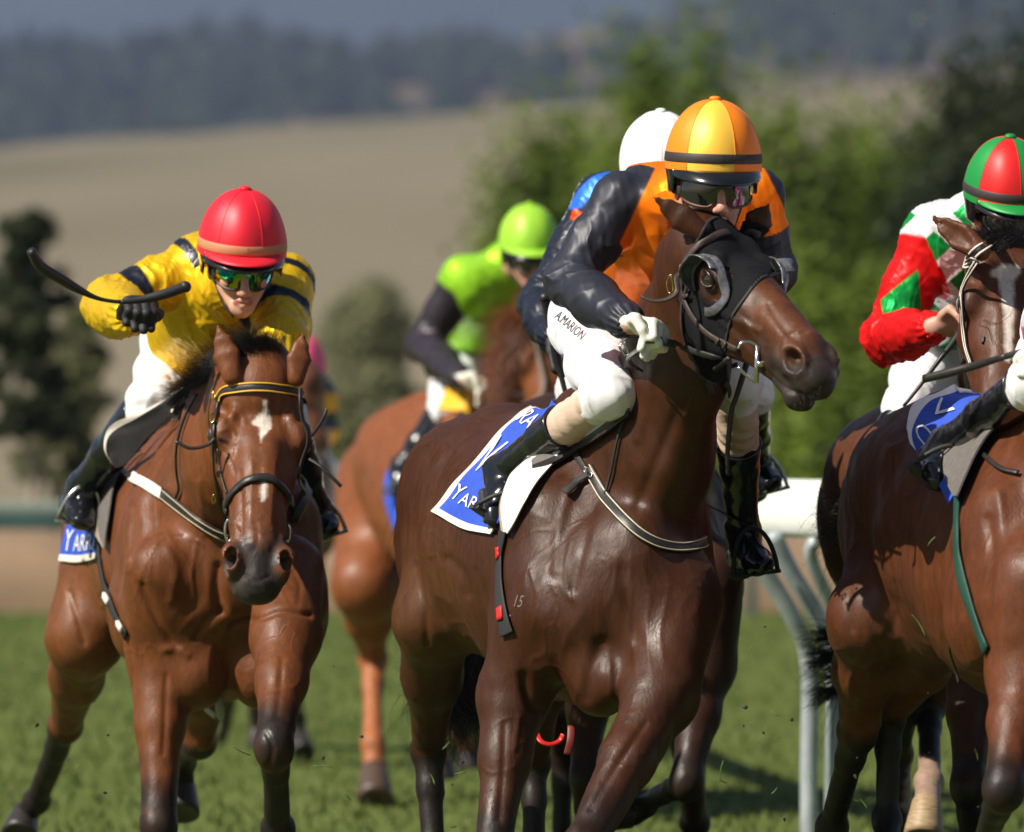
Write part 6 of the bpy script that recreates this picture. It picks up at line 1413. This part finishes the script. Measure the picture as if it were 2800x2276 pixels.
# tails
tuft('tail', D['root'], [(1340, 1250, 21.85), (1350, 1300, 21.88)], (-.1, .9, .1), .75, 1500, 9, r=.0014, spread=.20, curl=.45, grav=1.6, seg=12, jit=.03)
tuft('tail', D['root'], [(1300, 1800, 21.9), (1260, 1850, 21.9)], (-.1, .1, -1), .26, 1800, 19, r=.0013, spread=.45, curl=.8, grav=.3, seg=10, jit=.06)
tuft('tail', D['root'], [(1180, 1830, 21.9), (1180, 1900, 21.9)], (-1, .1, -.1), .13, 160, 29, r=.0009, spread=.35, curl=1.4, grav=1.0, seg=10, jit=.02)
tuft('tail', G['root'], [(2375, 1370, 20.75), (2350, 1470, 20.75)], (-1, .1, -.05), .14, 260, 10, r=.0010, spread=.22, curl=.6, grav=.2, seg=9, jit=.03)
tuft('tail', G['root'], [(2350, 1380, 20.75), (2330, 1480, 20.75)], (-1, 0, .02), .20, 70, 11, r=.0008, spread=.35, curl=1.1, grav=.1, seg=9, jit=.02)
tuft('tail', Fh['root'], [(2330, 1720, 22.80), (2320, 1870, 22.80)], (-1, 0, -.15), .15, 320, 13, r=.0013, spread=.28, curl=.3, grav=.3, jit=.015)
for k, (y, dz) in enumerate(((1735, .12), (1790, -.02), (1880, -.25))): tuft('tail', Fh['root'], [(2300, y, 22.80), (2310, y+8, 22.80)], (-1, 0, dz), .13, 120, 40+k, r=.0013, spread=.12, curl=.3, grav=.2, jit=.008)
tuft('tail', Fh['root'], [(2440, 1300, 23.10), (2400, 1500, 23.10), (2350, 1780, 22.90)], (-.2, .1, -1), .35, 900, 14, r=.0014, spread=.2, curl=.4, grav=.6, jit=.04)
tuft('whiskers', D['root'], [(2165, 1090, 19.24), (2215, 1090, 19.24), (2240, 1060, 19.24)], (.3, -.2, -.9), .03, 40, 16, r=.0004, spread=.5, jit=.01)
# ================================================================== writing on clothes
def bv_child(J, nm): return bvh_of(*[c_ for c_ in J['root'].children if c_.name.split('.')[0] == nm])
bb = bv_child(JD, 'breeches'); M_ink = mat('black_print', (.015, .015, .018), .6)
def along(px0, px1, bvv, hgt, skew=0):
    a, b = Vector((px0[0], px0[1])), Vector((px1[0], px1[1])); d = (b-a); n_ = Vector((d.y, -d.x)).normalized()
    def f(x, y): q = a+d*x+n_*(y*hgt)+d.normalized()*(y*skew); return hit(bvv, q.x, q.y, 20.8)
    return f
br_ = [c_ for c_ in JD['root'].children if c_.name.startswith('breeches')][0]
letters('lettering', 'A.MARION', M_ink, br_, along((1516, 868), (1592, 935), bb, 38), 1.0, .0015, xscale=.20)
bb2 = bv_child(JA, 'breeches'); br2 = [c_ for c_ in JA['root'].children if c_.name.startswith('breeches')][0]
letters('lettering', 'Racing', mat('blue_print', (.03, .12, .5), .6), br2, along((455, 880), (512, 905), bb2, 26), 1.0, .0015, xscale=.36)
letters('lettering', 'M.K', M_ink, br2, along((436, 890), (448, 945), bb2, 22), 1.0, .0015, xscale=.55)
hb = [c_ for c_ in JA['root'].children if c_.name.startswith('helmet_peak')]
if hb:
    hv = bvh_of(hb[0]); letters('lettering', 'ara', mat('grey_print', (.3, .32, .34), .5), hb[0], along((654, 732), (682, 732), hv, 11), 1.0, .0015, xscale=.55)
# ================================================================== turf thrown up by the hooves
M_clod = mat('soil_clod', (.035, .024, .015), .95, noise=.4, nscale=120); M_blade = mat('torn_grass', (.09, .15, .03), .7)
def debris():
    rs = random.Random(77)
    zones = [((2300, 2800), (1450, 2250), 18, 19.6), ((2050, 2300), (1700, 2250), 8, 19.9), ((1050, 1300), (2000, 2260), 6, 19.5), ((880, 1000), (1750, 2200), 4, 19.4), ((60, 340), (1800, 2250), 5, 19.6), ((1900, 2100), (1850, 2250), 5, 19.8)]
    fx = [(295, 2010, 1, .02), (660, 2050, 0, .06), (885, 2100, 0, .055), (2280, 38, 1, .008), (1975, 2110, 0, .06), (2590, 1490, 0, .03), (2510, 1712, 0, .07)]
    items = [(x, y, k, s, 19.6) for x, y, k, s in fx]
    for (xr, yr, n, Y) in zones:
        for _ in range(n): items.append((rs.uniform(*xr), rs.uniform(*yr), 0 if rs.random() < .5 else 1, rs.uniform(.008, .034), Y+rs.uniform(-.3, .3)))
    for x, y, k, s, Y in items:
        p = W(x, y, Y)
        if k == 0:
            d = Vector((rs.uniform(-1, 1), rs.uniform(-.3, .3), rs.uniform(-1, 1))).normalized(); e = d.orthogonal().normalized()
            P = [p+d*s*(t-.5)+e*s*.12*math.sin(t*2.6) for t in np.linspace(0, 1, 6)]
            o = ribbon('grass_blade', P, [Vector((0, -1, .2))]*6, [.0008, .0015, .0016, .0014, .001, .0003], .0004, M_blade, None)
            tag(o, 'torn blade of green grass flying in the air behind the hooves', 'grass blade', 'torn grass blades in the air')
        else:
            c_ = Clay(max(.0015, s*.1)); c_.ball(p, s*.16, .003); c_.cone(p, p+rnd(rs, s*.35), s*.14, s*.07, .004); v, f_ = c_.build(1)
            o = mesh('soil_clod', v, f_, M_clod, None); tag(o, 'small brown crumb of soil flying in the air behind the hooves', 'soil crumb', 'soil crumbs in the air')
debris()
